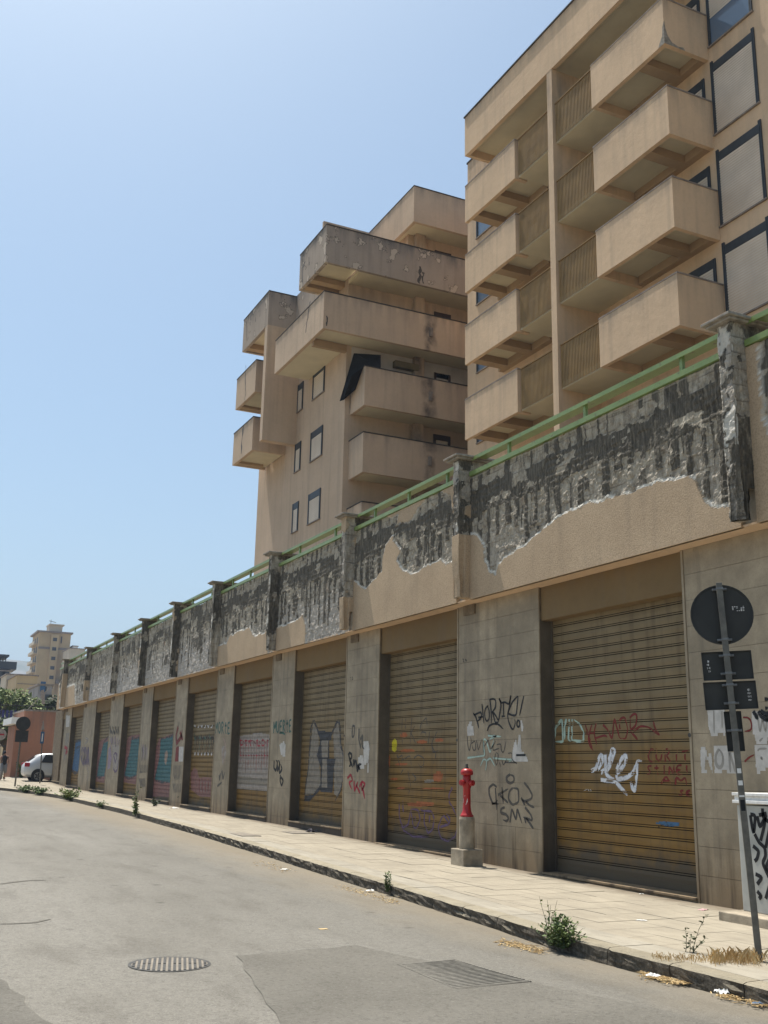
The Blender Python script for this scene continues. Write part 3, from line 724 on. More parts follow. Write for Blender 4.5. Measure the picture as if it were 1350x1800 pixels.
LET = {'M': [[(0,0),(.1,1),(.5,.35),(.9,1),(1,0)]], 'U': [[(0,1),(.05,.2),(.4,0),(.8,.2),(.9,1)]], 'E': [[(.9,1),(.1,.95),(.05,0),(.9,.05)],[(.1,.5),(.75,.52)]],
 'R': [[(.1,0),(.1,1),(.7,.95),(.8,.65),(.2,.48),(.9,0)]], 'T': [[(.5,0),(.5,1)],[(0,.75),(1,.8)]], 'O': [[(.5,1),(.1,.8),(.05,.25),(.5,0),(.9,.3),(.85,.8),(.5,1)]],
 'A': [[(0,0),(.45,1),(.9,0)],[(.2,.4),(.75,.4)]], 'K': [[(.1,1),(.1,0)],[(.85,1),(.15,.5),(.95,-.05)]], 'W': [[(0,1),(.25,0),(.5,.8),(.75,0),(1,1)]],
 'C': [[(.9,.9),(.4,1),(.05,.5),(.35,0),(.95,.1)]], 'N': [[(.05,0),(.1,1),(.8,0),(.9,1)]], 'I': [[(.5,1),(.5,0)]], 'S': [[(.9,.9),(.4,1),(.1,.75),(.8,.35),(.6,0),(0,.1)]],
 'P': [[(.1,-.1),(.1,1),(.8,.9),(.75,.55),(.15,.45)]], 'L': [[(.1,1),(.1,0),(.9,.03)]], 'F': [[(.1,0),(.1,1),(.9,1)],[(.1,.5),(.7,.5)]], 'B': [[(.1,0),(.1,1),(.75,.9),(.65,.55),(.15,.5),(.85,.35),(.75,.02),(.1,0)]],
 'e': [[(.1,.3),(.85,.4),(.6,.75),(.15,.5),(.2,.1),(.9,.1)]], 'l': [[(.1,.1),(.6,.7),(.45,1),(.2,.8),(.3,.1),(.7,.05)]], '!': [[(.6,1),(.4,.25)],[(.35,.08),(.4,0)]], 'V': [[(0,1),(.45,0),(.9,1)]],
 'D': [[(.1,0),(.1,1),(.7,.85),(.8,.3),(.1,0)]], 'H': [[(.1,0),(.1,1)],[(.85,0),(.85,1)],[(.1,.5),(.85,.5)]], 'Z': [[(.05,1),(.9,.95),(.1,.05),(.95,0)]], 'Y': [[(0,1),(.45,.5),(.9,1)],[(.45,.5),(.4,0)]],
 '+': [[(.5,.9),(.5,.1)],[(.05,.55),(.95,.55)]], 't': [[(.5,1),(.45,.1),(.8,0)],[(.1,.7),(.9,.72)]], '~': [[(0,.3),(.3,.7),(.6,.3),(1,.6)]], '2': [[(.1,.8),(.5,1),(.85,.75),(.1,0),(.95,0)]], '4': [[(.7,0),(.7,1),(.05,.35),(.95,.35)]]}
def word(txt, x0, y0, x1, y1, h, w, col, kind='w', k=0, label=None, slant=.0, name='graffiti'):
    """letters along the base line (x0,y0)-(x1,y1), h pixels tall in the photograph"""
    st = []; n = len(txt)
    for i, c in enumerate(txt):
        if c == ' ': continue
        for s_ in LET.get(c, LET['I']):
            q = []
            for u, v in s_:
                t = (i+.08+u*.8)/n; q.append((x0+(x1-x0)*t+slant*v*h, y0+(y1-y0)*t-v*h))
            st.append(q)
    return tag(st, w, col, kind, k, label=label, name=name)
o24, s24 = (800, 1200), 6.43
tag([[(205,345),(235,390),(250,440),(268,518)],[(212,368),(255,345),(298,330),(302,380),(285,410),(248,438)],[(303,240),(312,330),(325,460)],[(262,395),(318,385)],
     [(372,260),(340,290),(330,360),(345,430),(368,442),(388,400),(385,310),(362,262)],[(392,185),(405,300),(412,400),(408,460)],[(392,190),(440,180),(462,205),(455,290),(425,320)],[(420,320),(455,460),(495,440)],
     [(425,330),(465,380),(490,440),(520,250),(500,175)],[(498,178),(520,235),(560,215),(610,250),(628,145)],[(545,220),(548,380)],[(525,382),(565,378)],
     [(628,145),(612,280),(590,365),(605,445),(640,525),(656,542),(685,440),(672,415)],[(600,350),(645,370),(690,372),(712,145),(640,225),(600,345)],[(775,150),(728,372)],[(712,420),(690,460),(705,510),(730,500),(735,440),(712,420)],
     [(362,545),(380,490),(430,465),(490,470),(545,525)]], .036, 'black', o=o24, s=s24, label='black looping tag high on the tiled pier beside the hydrant')
tag([[(135,600),(140,700),(160,780),(185,650),(170,610)],[(185,690),(225,650),(235,760),(205,770),(190,700)],[(240,650),(262,770),(300,640)],[(315,640),(318,790)],[(330,720),(375,640),(400,760),(460,655)],[(430,700),(425,770),(500,740)],[(470,700),(520,690),(515,760),(545,800),(575,660)],
     [(455,800),(445,880),(470,945),(490,800),(462,790)],[(530,880),(545,940),(585,860)],[(600,800),(645,790),(640,870),(700,920)],[(500,900),(515,950)],[(560,900),(700,905)]], .022, 'faint', o=o24, s=s24, label='thin faded grey tag in the middle of the hydrant pier')
tag([[(140,850),(335,825),(315,640),(350,640),(395,800),(440,640)],[(345,990),(360,880),(320,860),(285,945)],[(360,880),(400,850),(450,945)],[(430,850),(520,862),(645,870),(605,900)],[(370,600),(520,610)],[(390,640),(470,600)]], .035, 'mint', o=o24, s=s24, label='pale mint spray strokes on the hydrant pier')
tag([[(620,1040),(575,1065),(585,1120),(630,1140),(670,1110),(665,1055),(620,1040)]], .045, 'faint', o=o24, s=s24)
tag([[(470,1180),(430,1145),(380,1190),(385,1270),(430,1380),(480,1330)],[(415,1365),(490,1370)],[(455,1190),(470,1440)],[(530,1180),(545,1370)],[(485,1270),(600,1200)],[(510,1275),(600,1360)],
     [(650,1190),(610,1230),(600,1320),(650,1385),(720,1350),(715,1200),(650,1190)],[(780,1130),(830,1190),(875,1270),(870,1310),(790,1345),(750,1320)],[(745,1300),(790,1385)],[(800,1345),(850,1395),(895,1410)],
     [(560,1410),(520,1420),(510,1470),(580,1490),(610,1540),(585,1570),(540,1550)],[(620,1580),(640,1420),(690,1560),(700,1420),(755,1590)],[(790,1410),(860,1500),(875,1560),(770,1520)],[(785,1530),(800,1590)],[(800,1530),(885,1650)]], .042, 'faint', o=o24, s=s24, label='dark grey two-line tag low on the hydrant pier')
fill([(650,770),(665,690),(690,640),(700,740),(720,590),(740,600),(745,760),(800,820),(825,885),(640,892)], M_paper, 'w', o=o24, s=s24, name='torn_sticker', label='torn white sticker with black band on the hydrant pier')
fill([(690,808),(795,806),(795,828),(690,832)], 'black', 'w', o=o24, s=s24, lift=.002, name='sticker_print')
fill([(135,510),(165,440),(190,450),(185,480),(205,500),(212,590),(140,600)], M_paper, 'w', o=o24, s=s24, name='torn_sticker')
fill([(740,440),(755,425),(770,500),(765,550),(745,530)], M_paper, 'w', o=o24, s=s24, name='torn_sticker')
# pier of the 22
o22, s22 = (500, 1050), 3.6
tag([[(430,815),(445,812),(440,880),(428,885),(430,815)]], .05, 'faint', o=o22, s=s22)
tag([[(472,830),(470,900),(485,960)],[(480,900),(495,870),(490,940),(505,960)]], .06, 'faint', o=o22, s=s22)
tag([[(405,985),(420,1060),(408,1070)],[(408,985),(425,990),(425,1020),(412,1025),(432,1075)],[(438,1025),(438,1070),(448,1025)],[(452,1030),(462,1105),(470,1060),(488,1055)],[(462,1060),(480,1090)]], .07, 'black', o=o22, s=s22, label='short black tag beside peeled stickers')
tag([[(398,1145),(420,1120),(432,1160),(408,1170),(425,1215)],[(440,1160),(442,1230),(465,1165)],[(455,1190),(478,1240)],[(475,1200),(488,1165),(490,1225),(505,1180)],[(488,1165),(512,1180),(495,1210),(508,1275)]], .06, 'red', o=o22, s=s22, label='red scrawled tag on the pier left of the orange-painted shutter')
fill([(500,915),(530,910),(538,950),(530,1050),(500,1060)], M_paper, 'w', o=o22, s=s22, name='torn_sticker')
fill([(465,1010),(495,1000),(505,1080),(470,1085)], M_paper, 'w', o=o22, s=s22, name='torn_sticker')
fill([(525,1050),(533,1050),(532,1110),(524,1105)], M_paper, 'w', o=o22, s=s22, name='torn_sticker')
word('MUERtE', 480.5, 1289, 513, 1286, 21, .055, 'green', label='dark green word MUERTE on the pier')
tag([[(491,1289),(497,1288),(501,1291)]], .05, 'green')
word('MORtE', 378, 1289, 405, 1290, 20, .06, 'green', label='dark green word MORTE on the next pier along')
tag([[(482,1337),(481,1350),(485,1355),(488,1340),(485,1336)],[(487,1337),(488,1356),(492,1342),(489,1336)],[(491,1342),(491,1360),(496,1352),(493,1343)],[(493,1362),(492,1372),(495,1382),(498,1372),(494,1366),(492,1374)]], .07, 'black', label='black coiled snake-like tag')
fill([(491,1309),(499,1303),(502,1310),(501,1330),(494,1328)], M_paper, 'w', name='torn_sticker')
tag([[(385,1362),(386,1372),(388,1358)],[(390,1355),(392,1370),(395,1357)],[(382,1382),(390,1375)]], .07, 'faint')
fill([(389,1313),(396,1311),(398,1325),(391,1345)], 'pale', 'w'); tag([[(393,1298),(397,1310),(392,1325),(394,1344)]], .1, 'tan')
# murals and scribbles on the far shutters and piers
def R(o, s, pts): return [(o[0]+x/s, o[1]+y/s) for x, y in pts]
o6, s6 = (240, 1260), 7.5; o8, s8 = (90, 1220), 7.94
def mural(k, o, s, outer, body, edges, hl=None):
    fill(outer, 'pink', 's', k, o, s); fill(body, 'teal', 's', k, o, s, lift=.003)
    tag(edges, .12, 'grey', 's', k, o, s)
    if hl: fill(hl, 'tan', 's', k, o, s, lift=.005)
mural(5, o6, s6, [(258,400),(300,290),(490,215),(475,880),(440,1060),(205,1050),(225,850),(235,560)], [(322,305),(488,255),(475,640),(455,870),(330,850),(245,820),(300,560)],
      [[(322,300),(405,285),(490,235)],[(320,300),(318,460),(290,620),(240,820),(330,860),(450,850)],[(405,640),(415,520),(475,500)]], [(375,470),(405,440),(415,500),(390,640),(370,600)])
mural(6, o8, s8, [(1060,620),(1110,580),(1235,560),(1225,900),(1180,1260),(1010,1230),(1025,1000)], [(1125,640),(1235,620),(1215,900),(1190,1130),(1090,1160),(1025,1130),(1080,900)],
      [[(1125,615),(1180,630),(1232,605)],[(1120,615),(1105,850),(1060,900),(1020,1130),(1080,1180),(1190,1130)]], None)
mural(7, o8, s8, [(650,690),(700,640),(810,600),(790,900),(740,1240),(610,1220),(640,950)], [(730,690),(800,650),(785,900),(740,1150),(640,1140),(680,900)],
      [[(725,690),(800,590)],[(670,830),(660,980),(630,1140),(680,1170),(745,1100),(725,960)]], None)
fill([(340,680),(420,640),(395,1000),(370,1100),(290,1050),(320,850)], 'blue', 's', 8, o8, s8); tag([[(335,670),(420,640)],[(285,1050),(330,1110),(375,1080)],[(350,760),(400,730),(380,830)]], .15, 'grey', 's', 8, o8, s8)
for q in range(6):
    tag([[(100+q*6,620+q*80),(130,600+q*80),(125,690+q*70)],[(70+q*5,700+q*60),(100,690+q*60)]], .12, 'pale' if q % 2 else 'faint', 's', 9, o8, s8)
fill([(205,545),(255,540),(235,760),(190,930),(170,900),(190,700)], 'silver', 'w', 0, o8, s8); fill([(210,300),(262,300),(250,455),(205,460)], M_paper, 'w', 0, o8, s8, name='poster')
tag([[(185,740),(225,760),(200,830),(230,800)]], .18, 'red', 'w', 0, o8, s8)
for q in range(5): tag([[(430+q*22,740+(q % 2)*30),(415+q*24,860),(440+q*20,990)],[(440+q*20,740),(450+q*20,1010)]], .12, ['dpurple', 'purple'][q % 2], 'w', 0, o8, s8)
tag([[(480,610),(520,640),(470,700)],[(500,1020),(520,1100),(500,1200)]], .12, 'pale', 'w', 0, o8, s8)
for q in range(7): tag([[(825+q*20,560-(q % 3)*35),(820+q*19,450+(q % 2)*60),(840+q*18,560)]], .1, 'faint', 'w', 0, o8, s8)
for q in range(9): tag([[(815+q*17,580+(q*37) % 60),(830+q*14,640+(q*53) % 90),(808+q*17,700+(q*31) % 60)]], .11, ['pale', 'lilac', 'purple'][q % 3], 'w', 0, o8, s8)
fill([(850,700),(950,720),(935,1040),(890,1080),(860,1040),(855,850)], 'pale', 'w', 0, o8, s8); tag([[(870,1040),(890,1090),(920,1060),(945,900)],[(870,850),(895,960),(920,850),(895,820),(870,850)]], .1, 'purple', 'w', 0, o8, s8)
fill([(800,760),(830,720),(845,900),(820,1040),(785,1050)], 'lilac', 'w', 0, o8, s8)
for q in range(7): tag([[(1255+q*14,700+(q*41) % 80),(1265+q*12,820),(1250+q*14,960-(q*23) % 60)]], .1, ['pale', 'faint', 'lilac'][q % 3], 'w', 0, o8, s8)
for q in range(6): tag([[(1240+q*20,990),(1250+q*18,1090),(1235+q*20,1090)],[(1230+q*15,1180),(1250+q*12,1300)]], .08, 'faint', 'w', 0, o8, s8)
tag([[(550,130),(520,250),(530,350),(590,260),(600,170)],[(570,200),(610,300)]], .16, 'maroon', 'w', 0, o6, s6)
fill([(520,400),(560,390),(550,590),(505,590)], 'maroon', 'w', 0, o6, s6); fill([(560,395),(620,395),(610,590),(555,590)], M_paper, 'w', 0, o6, s6, name='poster')
for q in range(6): tag([[(495+q*18,640),(490+q*19,760),(510+q*16,830)],[(480+q*20,880),(500+q*15,1000)]], .06, 'faint', 'w', 0, o6, s6)
tag([[(555,130),(560,60)]], .05, 'faint', 'w', 0, o6, s6)
for q in range(12):  # scribble on the fifth shutter
    x0 = 760+q*22; tag([[(x0,220+(q*47) % 60),(x0+14,330),(x0-8,440+(q*29) % 60)],[(x0+6,260),(x0+22,300)]], .055, 'black' if q % 3 else 'green', 's', 4, o6, s6)
    if q % 2 == 0: tag([[(x0,110+(q*13) % 50),(x0+14,140),(x0+22,105)],[(x0,470),(x0+10,510),(x0+20,460)]], .05, 'white', 's', 4, o6, s6)
fill([(715,740),(760,670),(800,700),(820,800),(990,800),(975,1060),(830,1050),(720,960)], 'pink', 's', 4, o6, s6)
for q in range(8): tag([[(830+q*20,820),(825+q*20,930),(838+q*18,1000)]], .06, 'silver' if q % 2 else 'maroon', 's', 4, o6, s6)
# fourth shutter: pale block with red dripping letters
o4, s4 = (410, 1240), 6.43
fill([(75,345),(300,310),(410,330),(395,880),(380,970),(40,940),(35,800),(60,540)], 'pale', 's', 3, o4, s4)
fill([(60,800),(390,830),(385,905),(45,880)], 'silver', 's', 3, o4, s4, lift=.002)
for q in range(11):
    x0 = 80+q*30; tag([[(x0,390+(q*31) % 30),(x0+4,520),(x0-4,660+(q*57) % 120)],[(x0,400),(x0+22,395+(q % 2)*40)],[(x0-5,560),(x0+18,570)]], .035, 'maroon' if q % 3 else 'red', 's', 3, o4, s4)
word('AUtt LOI', 484-70, 1310, 474, 1312, 12, .05, 'red', 's', 3, label='red capitals across the pale block on the fourth shutter')
# third shutter: big silver and black throw-up
fill([(905,200),(960,300),(975,700),(990,900),(940,1000),(810,1010),(860,560)], 'silver', 's', 2, o4, s4)
fill([(985,380),(1085,380),(1075,600),(1000,600)], 'silver', 's', 2, o4, s4); fill([(1015,600),(1060,600),(1065,930),(995,930)], 'silver', 's', 2, o4, s4)
fill([(1130,300),(1185,190),(1215,440),(1250,560),(1230,900),(1180,1040),(1140,1000),(1140,560)], 'silver', 's', 2, o4, s4)
tag([[(905,170),(880,250),(868,450),(850,700),(820,900),(810,1010)],[(910,170),(950,260),(970,330),(1110,330),(1170,190),(1195,170),(1210,300),(1212,440),(1245,560),(1245,800),(1215,960),(1150,1080)]], .075, 'grey', 's', 2, o4, s4, label='dark outline of the big silver throw-up on the third shutter')
fill([(955,290),(1110,295),(1110,385),(1085,395),(1085,600),(1160,600),(1140,680),(1130,880),(1120,980),(1000,980),(980,960),(860,1085),(805,1080),(810,1020),(900,1010),(985,900),(990,700),(945,570),(985,400)], 'grey', 's', 2, o4, s4, lift=.003)
fill([(1010,605),(1060,605),(1065,925),(1000,925)], 'silver', 's', 2, o4, s4, lift=.005); fill([(995,395),(1078,395),(1070,590),(1005,590)], 'silver', 's', 2, o4, s4, lift=.005)
# second shutter: orange haze, black and purple letters
o3, s3 = (660, 1240), 6.92
for (x, y, w, h, c) in ((300,330,90,60,'orange'),(500,420,130,45,'orange'),(720,400,110,40,'orange'),(300,530,180,40,'orange'),(160,600,20,150,'orange'),(240,700,150,30,'orange'),(180,880,90,30,'orange'),(700,800,120,130,'orange'),(260,990,100,30,'orange'),(560,1000,280,20,'orange'),(200,400,60,170,'yellow'),(380,1170,340,60,'orange'),(590,900,120,40,'silver')):
    fill([(x,y+h*.3),(x+w*.5,y),(x+w,y+h*.2),(x+w*.95,y+h*.8),(x+w*.5,y+h),(x+w*.05,y+h*.85)], c, 's', 1, o3, s3)
tag([[(330,150),(320,300),(330,480)],[(370,160),(365,300)],[(445,140),(430,330),(430,480)],[(480,250),(430,330),(500,480)],[(620,150),(560,210),(540,300)],[(620,150),(630,240)],[(550,380),(560,320),(620,330),(610,380)],[(660,320),(640,480)],[(750,320),(700,420),(680,480),(740,600),(700,720)],[(690,500),(700,570),(770,550)],
     [(330,660),(420,610),(440,740)],[(470,640),(520,600),(590,640),(590,720),(550,755),(515,700)],[(270,540),(275,640),(330,600),(320,700)],[(300,840),(340,780)],[(395,800),(430,970),(405,1080)],[(450,830),(500,890),(450,940)],[(590,510),(592,570)],[(260,600),(300,740)]], .026, 'faint', 's', 1, o3, s3, label='thin black letters across the orange-stained second shutter')
tag([[(290,1200),(290,1350),(330,1490),(400,1450),(430,1260)],[(330,1160),(340,1300)],[(430,1260),(460,1480),(500,1500),(545,1380),(520,1270),(440,1260)],[(550,1270),(600,1290),(590,1420),(640,1560),(700,1500),(715,1360),(680,1290),(550,1275)],
     [(900,1440),(830,1330),(790,1400),(760,1500),(800,1620),(880,1650),(970,1600),(1000,1450)],[(790,1480),(900,1440),(910,1370),(860,1320)],[(480,1350),(485,1420)],[(660,1340),(655,1430)],[(935,1000),(895,1080),(895,1170),(950,1260),(985,1350)],[(340,1520),(450,1590),(640,1600)]], .05, 'purple', 's', 1, o3, s3, label='purple bubble letters along the foot of the second shutter')
# first shutter
o1, s1 = (960, 1240), 5.0
tag([[(70,320),(85,190),(140,120),(150,320),(70,320)],[(180,120),(160,180),(165,300)],[(205,120),(195,300),(215,315)],[(230,120),(225,310),(330,318),(328,230),(300,170),(245,125)]], .05, 'mint', 's', 0, o1, s1, label='mint outlined letters at the left of the first shutter')
tag([[(345,170),(385,300),(410,395)],[(350,250),(430,240)],[(400,170),(370,290),(385,360),(415,395)],[(440,160),(420,240),(445,345)],[(430,290),(520,260),(540,280)],[(500,170),(540,210),(580,300),(600,110),(650,300),(665,290)],[(650,210),(640,130),(690,95),(720,210),(700,300),(670,290)],[(735,110),(770,70),(800,75),(790,180),(740,220),(740,120)],[(740,225),(805,300)],[(770,225),(830,180),(900,190),(995,262)],[(945,140),(955,200),(1000,262)]], .034, 'maroon', 's', 0, o1, s1, label='dark red tag in the middle of the first shutter')
tag([[(395,575),(440,560),(470,440),(495,430),(500,480),(455,575)],[(480,590),(530,560),(580,380),(605,390),(560,540),(520,600)],[(520,420),(525,600),(560,640),(600,640)],[(620,600),(690,520),(710,440),(680,440),(620,560),(620,650),(700,640),(770,590),(800,480),(840,490)],[(800,510),(795,640),(775,765),(740,670)],[(480,655),(610,670),(715,790)]], .075, 'white', 's', 0, o1, s1, label='thick white cursive tag on the first shutter')
word('CURIT', 1137, 1340, 1212, 1338, 24, .032, 'maroon', 's', 0); word('StoNEX', 1135, 1362, 1214, 1362, 17, .032, 'maroon', 's', 0); word('AM', 1160, 1378, 1210, 1380, 15, .032, 'maroon', 's', 0); word('SE', 1192, 1398, 1216, 1400, 10, .03, 'maroon', 's', 0)
word('~VL2', 1026, 1391, 1040, 1391, 4, .010, 'white', 's', 0)
fill([(1150,1446),(1165,1444),(1195,1446),(1193,1452),(1175,1453),(1160,1449)], 'blue', 's', 0)
word('AV', 1156, 1455, 1166, 1455, 5, .012, 'black', 's', 0)
# right-hand wall: pasted sheets with letters
oR, sR = (1220, 1220), 10.0
def sheet_px(poly, **k): return fill(poly, M_paper, 'w', 0, oR, sR, name='poster', **k)
M_ink = plain('poster_grey_ink', (.30, .28, .25), .9, .1); P['ink'] = M_ink
sheet_px([(230,262),(530,262),(540,400),(560,560),(545,730),(525,735),(500,670),(430,690),(400,735),(310,738),(285,700),(250,560),(240,400)], label='torn white poster sheet with a capital letter behind the signpost')
tag([[(345,290),(350,500),(355,690)],[(490,300),(495,600)]], .02, 'ink', 'w', 0, oR, sR)
sheet_px([(105,1000),(130,930),(190,930),(215,1010),(240,1100),(275,1030),(310,1030),(315,1200),(325,1390),(300,1330),(250,1180),(200,1100),(190,1300),(240,1390),(130,1390),(120,1230)], label='torn white poster letter N low on the right-hand wall')
sheet_px([(345,910),(600,905),(640,1020),(735,1010),(775,1395),(600,1390),(520,1310),(470,1390),(360,1390)], label='torn white poster letters O N on the right-hand wall')
tag([[(440,970),(385,1040),(370,1160),(395,1270),(440,1320),(500,1270),(515,1160),(500,1040),(440,970)]], .035, 'ink', 'w', 0, oR, sR)
tag([[(610,960),(620,1100),(640,1380)],[(630,1030),(730,1380)]], .03, 'ink', 'w', 0, oR, sR)
sheet_px([(1010,310),(1120,330),(1300,330),(1310,710),(1280,880),(1100,880),(1060,730),(1030,700)], label='torn white poster sheet at the right edge of the wall')
sheet_px([(1060,900),(1360,890),(1360,1320),(1300,1300),(1110,1405),(1090,1300)], label='torn white poster letter F at the right edge of the wall')
tag([[(1110,340),(1160,690),(1200,420),(1260,690),(1290,360)],[(1150,830),(1210,770)],[(1120,1000),(1120,960),(1280,960)],[(1170,1110),(1220,1110),(1220,1170),(1170,1170),(1170,1110)]], .022, 'ink', 'w', 0, oR, sR)
tag([[(860,410),(960,410),(1010,480),(1020,620),(960,650),(890,655)],[(890,1190),(950,1120),(1060,1065)]], .025, 'maroon', 'w', 0, oR, sR)
tag([[(1040,300),(1080,370),(1125,445)],[(1130,300),(1170,380),(1240,440),(1340,445)],[(1170,290),(1240,360),(1340,350)],[(1240,90),(1320,90)],[(1250,250),(1300,240)]], .055, 'black', 'w', 0, oR, sR)
word('24', 812.5, 1164, 821, 1163, 6.5, .016, 'black', name='house_number', label='house number 24')
word('22', 615.5, 1196, 621, 1195, 6.5, .018, 'black', name='house_number', label='house number 22')

# ================================================================== RIGHT APARTMENT BLOCK
apt = thing('apartment_block', 'tan apartment block with stacked boxy balconies and bronze bars, behind the parapet at right', 'building', (-27, 21, 0))
AX0, AX1 = -35.72, -12.0; AY = 20.85; RY = 19.1
ZT = [24.83, 21.72, 18.65, 15.57, 12.47]; BH = 1.61
m = MB(); m.box(AX0, AX1, AY, 33, 6.0, 28.0); m.build('main_wall', M_st, apt)
m = MB(); m.box(AX0-.05, AX1, AY-.03, 33.05, 28.0, 28.08); m.build('roof_coping', M_dkcop, apt)
m = MB(); m.box(-32.95, -20.87, RY, RY+.16, 26.28, 28.07); m.box(-32.95, -32.79, RY+.16, AY-.002, 26.28, 28.07); m.box(-21.03, -20.87, RY+.16, AY-.002, 26.28, 28.07); m.build('roof_fascia', M_st, apt)
m = MB(); m.box(-32.99, -20.83, RY-.045, RY+.2, 28.072, 28.13); m.build('fascia_coping', M_dkcop, apt)
m = MB(); m.box(-32.79, -21.03, RY+.16, AY-.002, 26.62, 26.8); m.build('roof_slab', M_sof, apt)
m = MB(); m.box(-27.06, -26.75, RY+.006, AY-.004, 6, 26.28); m.build('column', M_st, apt)
def bal_front(x0, x1, zt, zb, y, ynd, name='balcony', left=True, right=True, yend=None, par=None, mat=None, th=.15, slab=True, beams=(), cop=M_coping, soft=M_sof, sidewall=None, xin=None):
    b = bpy.data.objects.new(name, None); COL.objects.link(b); b.parent = par; b.location = Vector(((x0+x1)/2, y, zb))-par.location
    mt = mat or M_st
    m = MB(); m.box(x0, x1, y, y+th, zb, zt); m.build('front_panel', mt, b)
    if right: m = MB(); m.box(x1-th, x1, y+th, (yend or ynd)-.003, zb, zt); m.build('side_panel', mt, b)
    if left: m = MB(); m.box(x0, x0+th, y+th, ynd-.003, zb, zt); m.build('side_panel', mt, b)
    m = MB(); m.box(x0-.012, x1+.02, y-.013, y+th+.02, zt+.001, zt+.05)
    if right: m.box(x1-th-.02, x1+.02, y+th+.02, (yend or ynd)-.01, zt+.001, zt+.05)
    if left: m.box(x0-.012, x0+th+.02, y+th+.02, ynd-.01, zt+.001, zt+.05)
    m.build('coping', cop, b)
    if slab:
        m = MB(); m.box(x0+(th if left else 0), x1-(th if right else 0), y+th, ynd-.003, zb+.30, zb+.45); m.build('floor_slab', soft, b)
    for (a, c) in beams:
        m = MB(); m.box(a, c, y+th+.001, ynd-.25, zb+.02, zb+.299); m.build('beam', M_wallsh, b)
    return b
for i, zt in enumerate(ZT):
    zb = zt-BH
    b = bal_front(-32.92, -29.22, zt, zb, RY, AY, par=apt, left=False, right=True, yend=RY+.55, beams=[(-32.64, -32.2), (-30.95, -30.52)])
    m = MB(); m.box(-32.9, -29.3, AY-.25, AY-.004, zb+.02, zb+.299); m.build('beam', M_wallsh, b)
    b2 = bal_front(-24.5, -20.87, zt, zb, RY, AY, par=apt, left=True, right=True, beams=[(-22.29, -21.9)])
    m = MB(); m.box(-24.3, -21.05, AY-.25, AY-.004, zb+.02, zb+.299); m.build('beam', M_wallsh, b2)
    # loggia floors behind the bars
    m = MB(); m.box(-29.2, -27.062, RY+.16, AY-.003, zb+.05, zb+.30); m.box(-26.748, -24.52, RY+.16, AY-.003, zb+.05, zb+.30); m.build('loggia_slab', M_sof, apt)
    for (xa, xb) in ((-29.12, -27.09), (-26.70, -24.56)):
        r = bpy.data.objects.new('bar_screen', None); COL.objects.link(r); r.parent = apt; r.location = Vector((xa, RY+.1, zb))-apt.location
        m = MB(); m.box(xa, xb, RY+.06, RY+.13, zt-.035, zt-.0); m.build('rail', M_bar, r)
        n = 26; me = None
        for k in range(n):
            x = xa+.05+(xb-xa-.1)*k/(n-1)
            if me is None:
                mm = MB(); mm.box(-.024, .024, -.008, .008, 0, 1.50); me = bpy.data.meshes.new('bar'); me.from_pydata(mm.v, [], mm.f); me.materials.append(M_bar)
            link('bar', me, r, Vector((x, RY+.095, zb+.06))-Vector(r.location)-apt.location)
m = MB(); V = []
cz = ZT[0]-BH
for (dx, dz) in ((0, .75), (.03, .8), (.06, .55), (.14, .30), (.3, .12), (.55, .06), (.75, .10), (.8, 0)): V.append((-20.868, RY+dx, cz+dz))
V.append((-20.868, RY-.002, cz)); V2 = [(-20.87-.0, RY-.003, cz), (-20.87, RY-.003, cz+.75), (-20.93, RY-.003, cz+.6), (-20.96, RY-.003, cz+.3), (-21.1, RY-.003, cz+.12), (-21.15, RY-.003, cz)]
m.add(V, [tuple(range(len(V)))]); m.add(V2, [tuple(range(len(V2)))])
m.build('broken_corner', M_cap, apt)
# rooms' dark doors behind the screens
def window(par, x0, x1, z0, z1, y, fm=None, boxh=.28, blind=1.0, name='window', sill=True, up=.0):
    fm = fm or M_frame
    w = bpy.data.objects.new(name, None); COL.objects.link(w); w.parent = par; w.location = Vector((x0, y, z0))-par.location
    m = MB(); t = .10
    for xa, xb in ((x0, x0+t*.42), (x0+t*.58, x0+t), (x1-t, x1-t*.58), (x1-t*.42, x1)): m.box(xa, xb, y-.05, y-.003, z0, z1+up)
    m.box(x0+t, x1-t, y-.035, y-.003, z1-boxh, z1); m.box(x0+t*.42, x0+t*.58, y-.03, y-.003, z0, z1); m.box(x1-t*.58, x1-t*.42, y-.03, y-.003, z0, z1)
    m.build('frame', fm, w)
    zz1 = z1-boxh; zb = zz1-(zz1-z0)*blind
    V = []; F = []; n = max(1, int((zz1-zb)/.085)); xa, xb = x0+t, x1-t
    for k in range(n):
        a = zb+(zz1-zb)*k/n; c = zb+(zz1-zb)*(k+1)/n; q = len(V)
        V += [(xa, y-.022, a), (xb, y-.022, a), (xb, y-.022, a+(c-a)*.72), (xa, y-.022, a+(c-a)*.72), (xb, y-.004, a+(c-a)*.76), (xa, y-.004, a+(c-a)*.76), (xb, y-.004, c), (xa, y-.004, c)]
        F += [(q, q+1, q+2, q+3), (q+3, q+2, q+4, q+5), (q+5, q+4, q+6, q+7)]
    if n and blind > .02: mm = MB(); mm.add(V, F); mm.build('blind', M_blind, w)
    if blind < .98: mm = MB(); mm.box(xa, xb, y-.012, y-.003, z0, zb); mm.build('pane', M_glass, w)
    if sill: mm = MB(); mm.box(x0-.03, x1+.03, y-.07, y+.0, z0-.05, z0-.002); mm.build('sill', M_coping, w)
    return w
for k, zt in enumerate([26.06, 22.97, 19.88, 16.79, 13.7]):
    window(apt, -20.80, -19.0, zt-2.42, zt, AY, blind=1.0 if k else .55, up=.1)
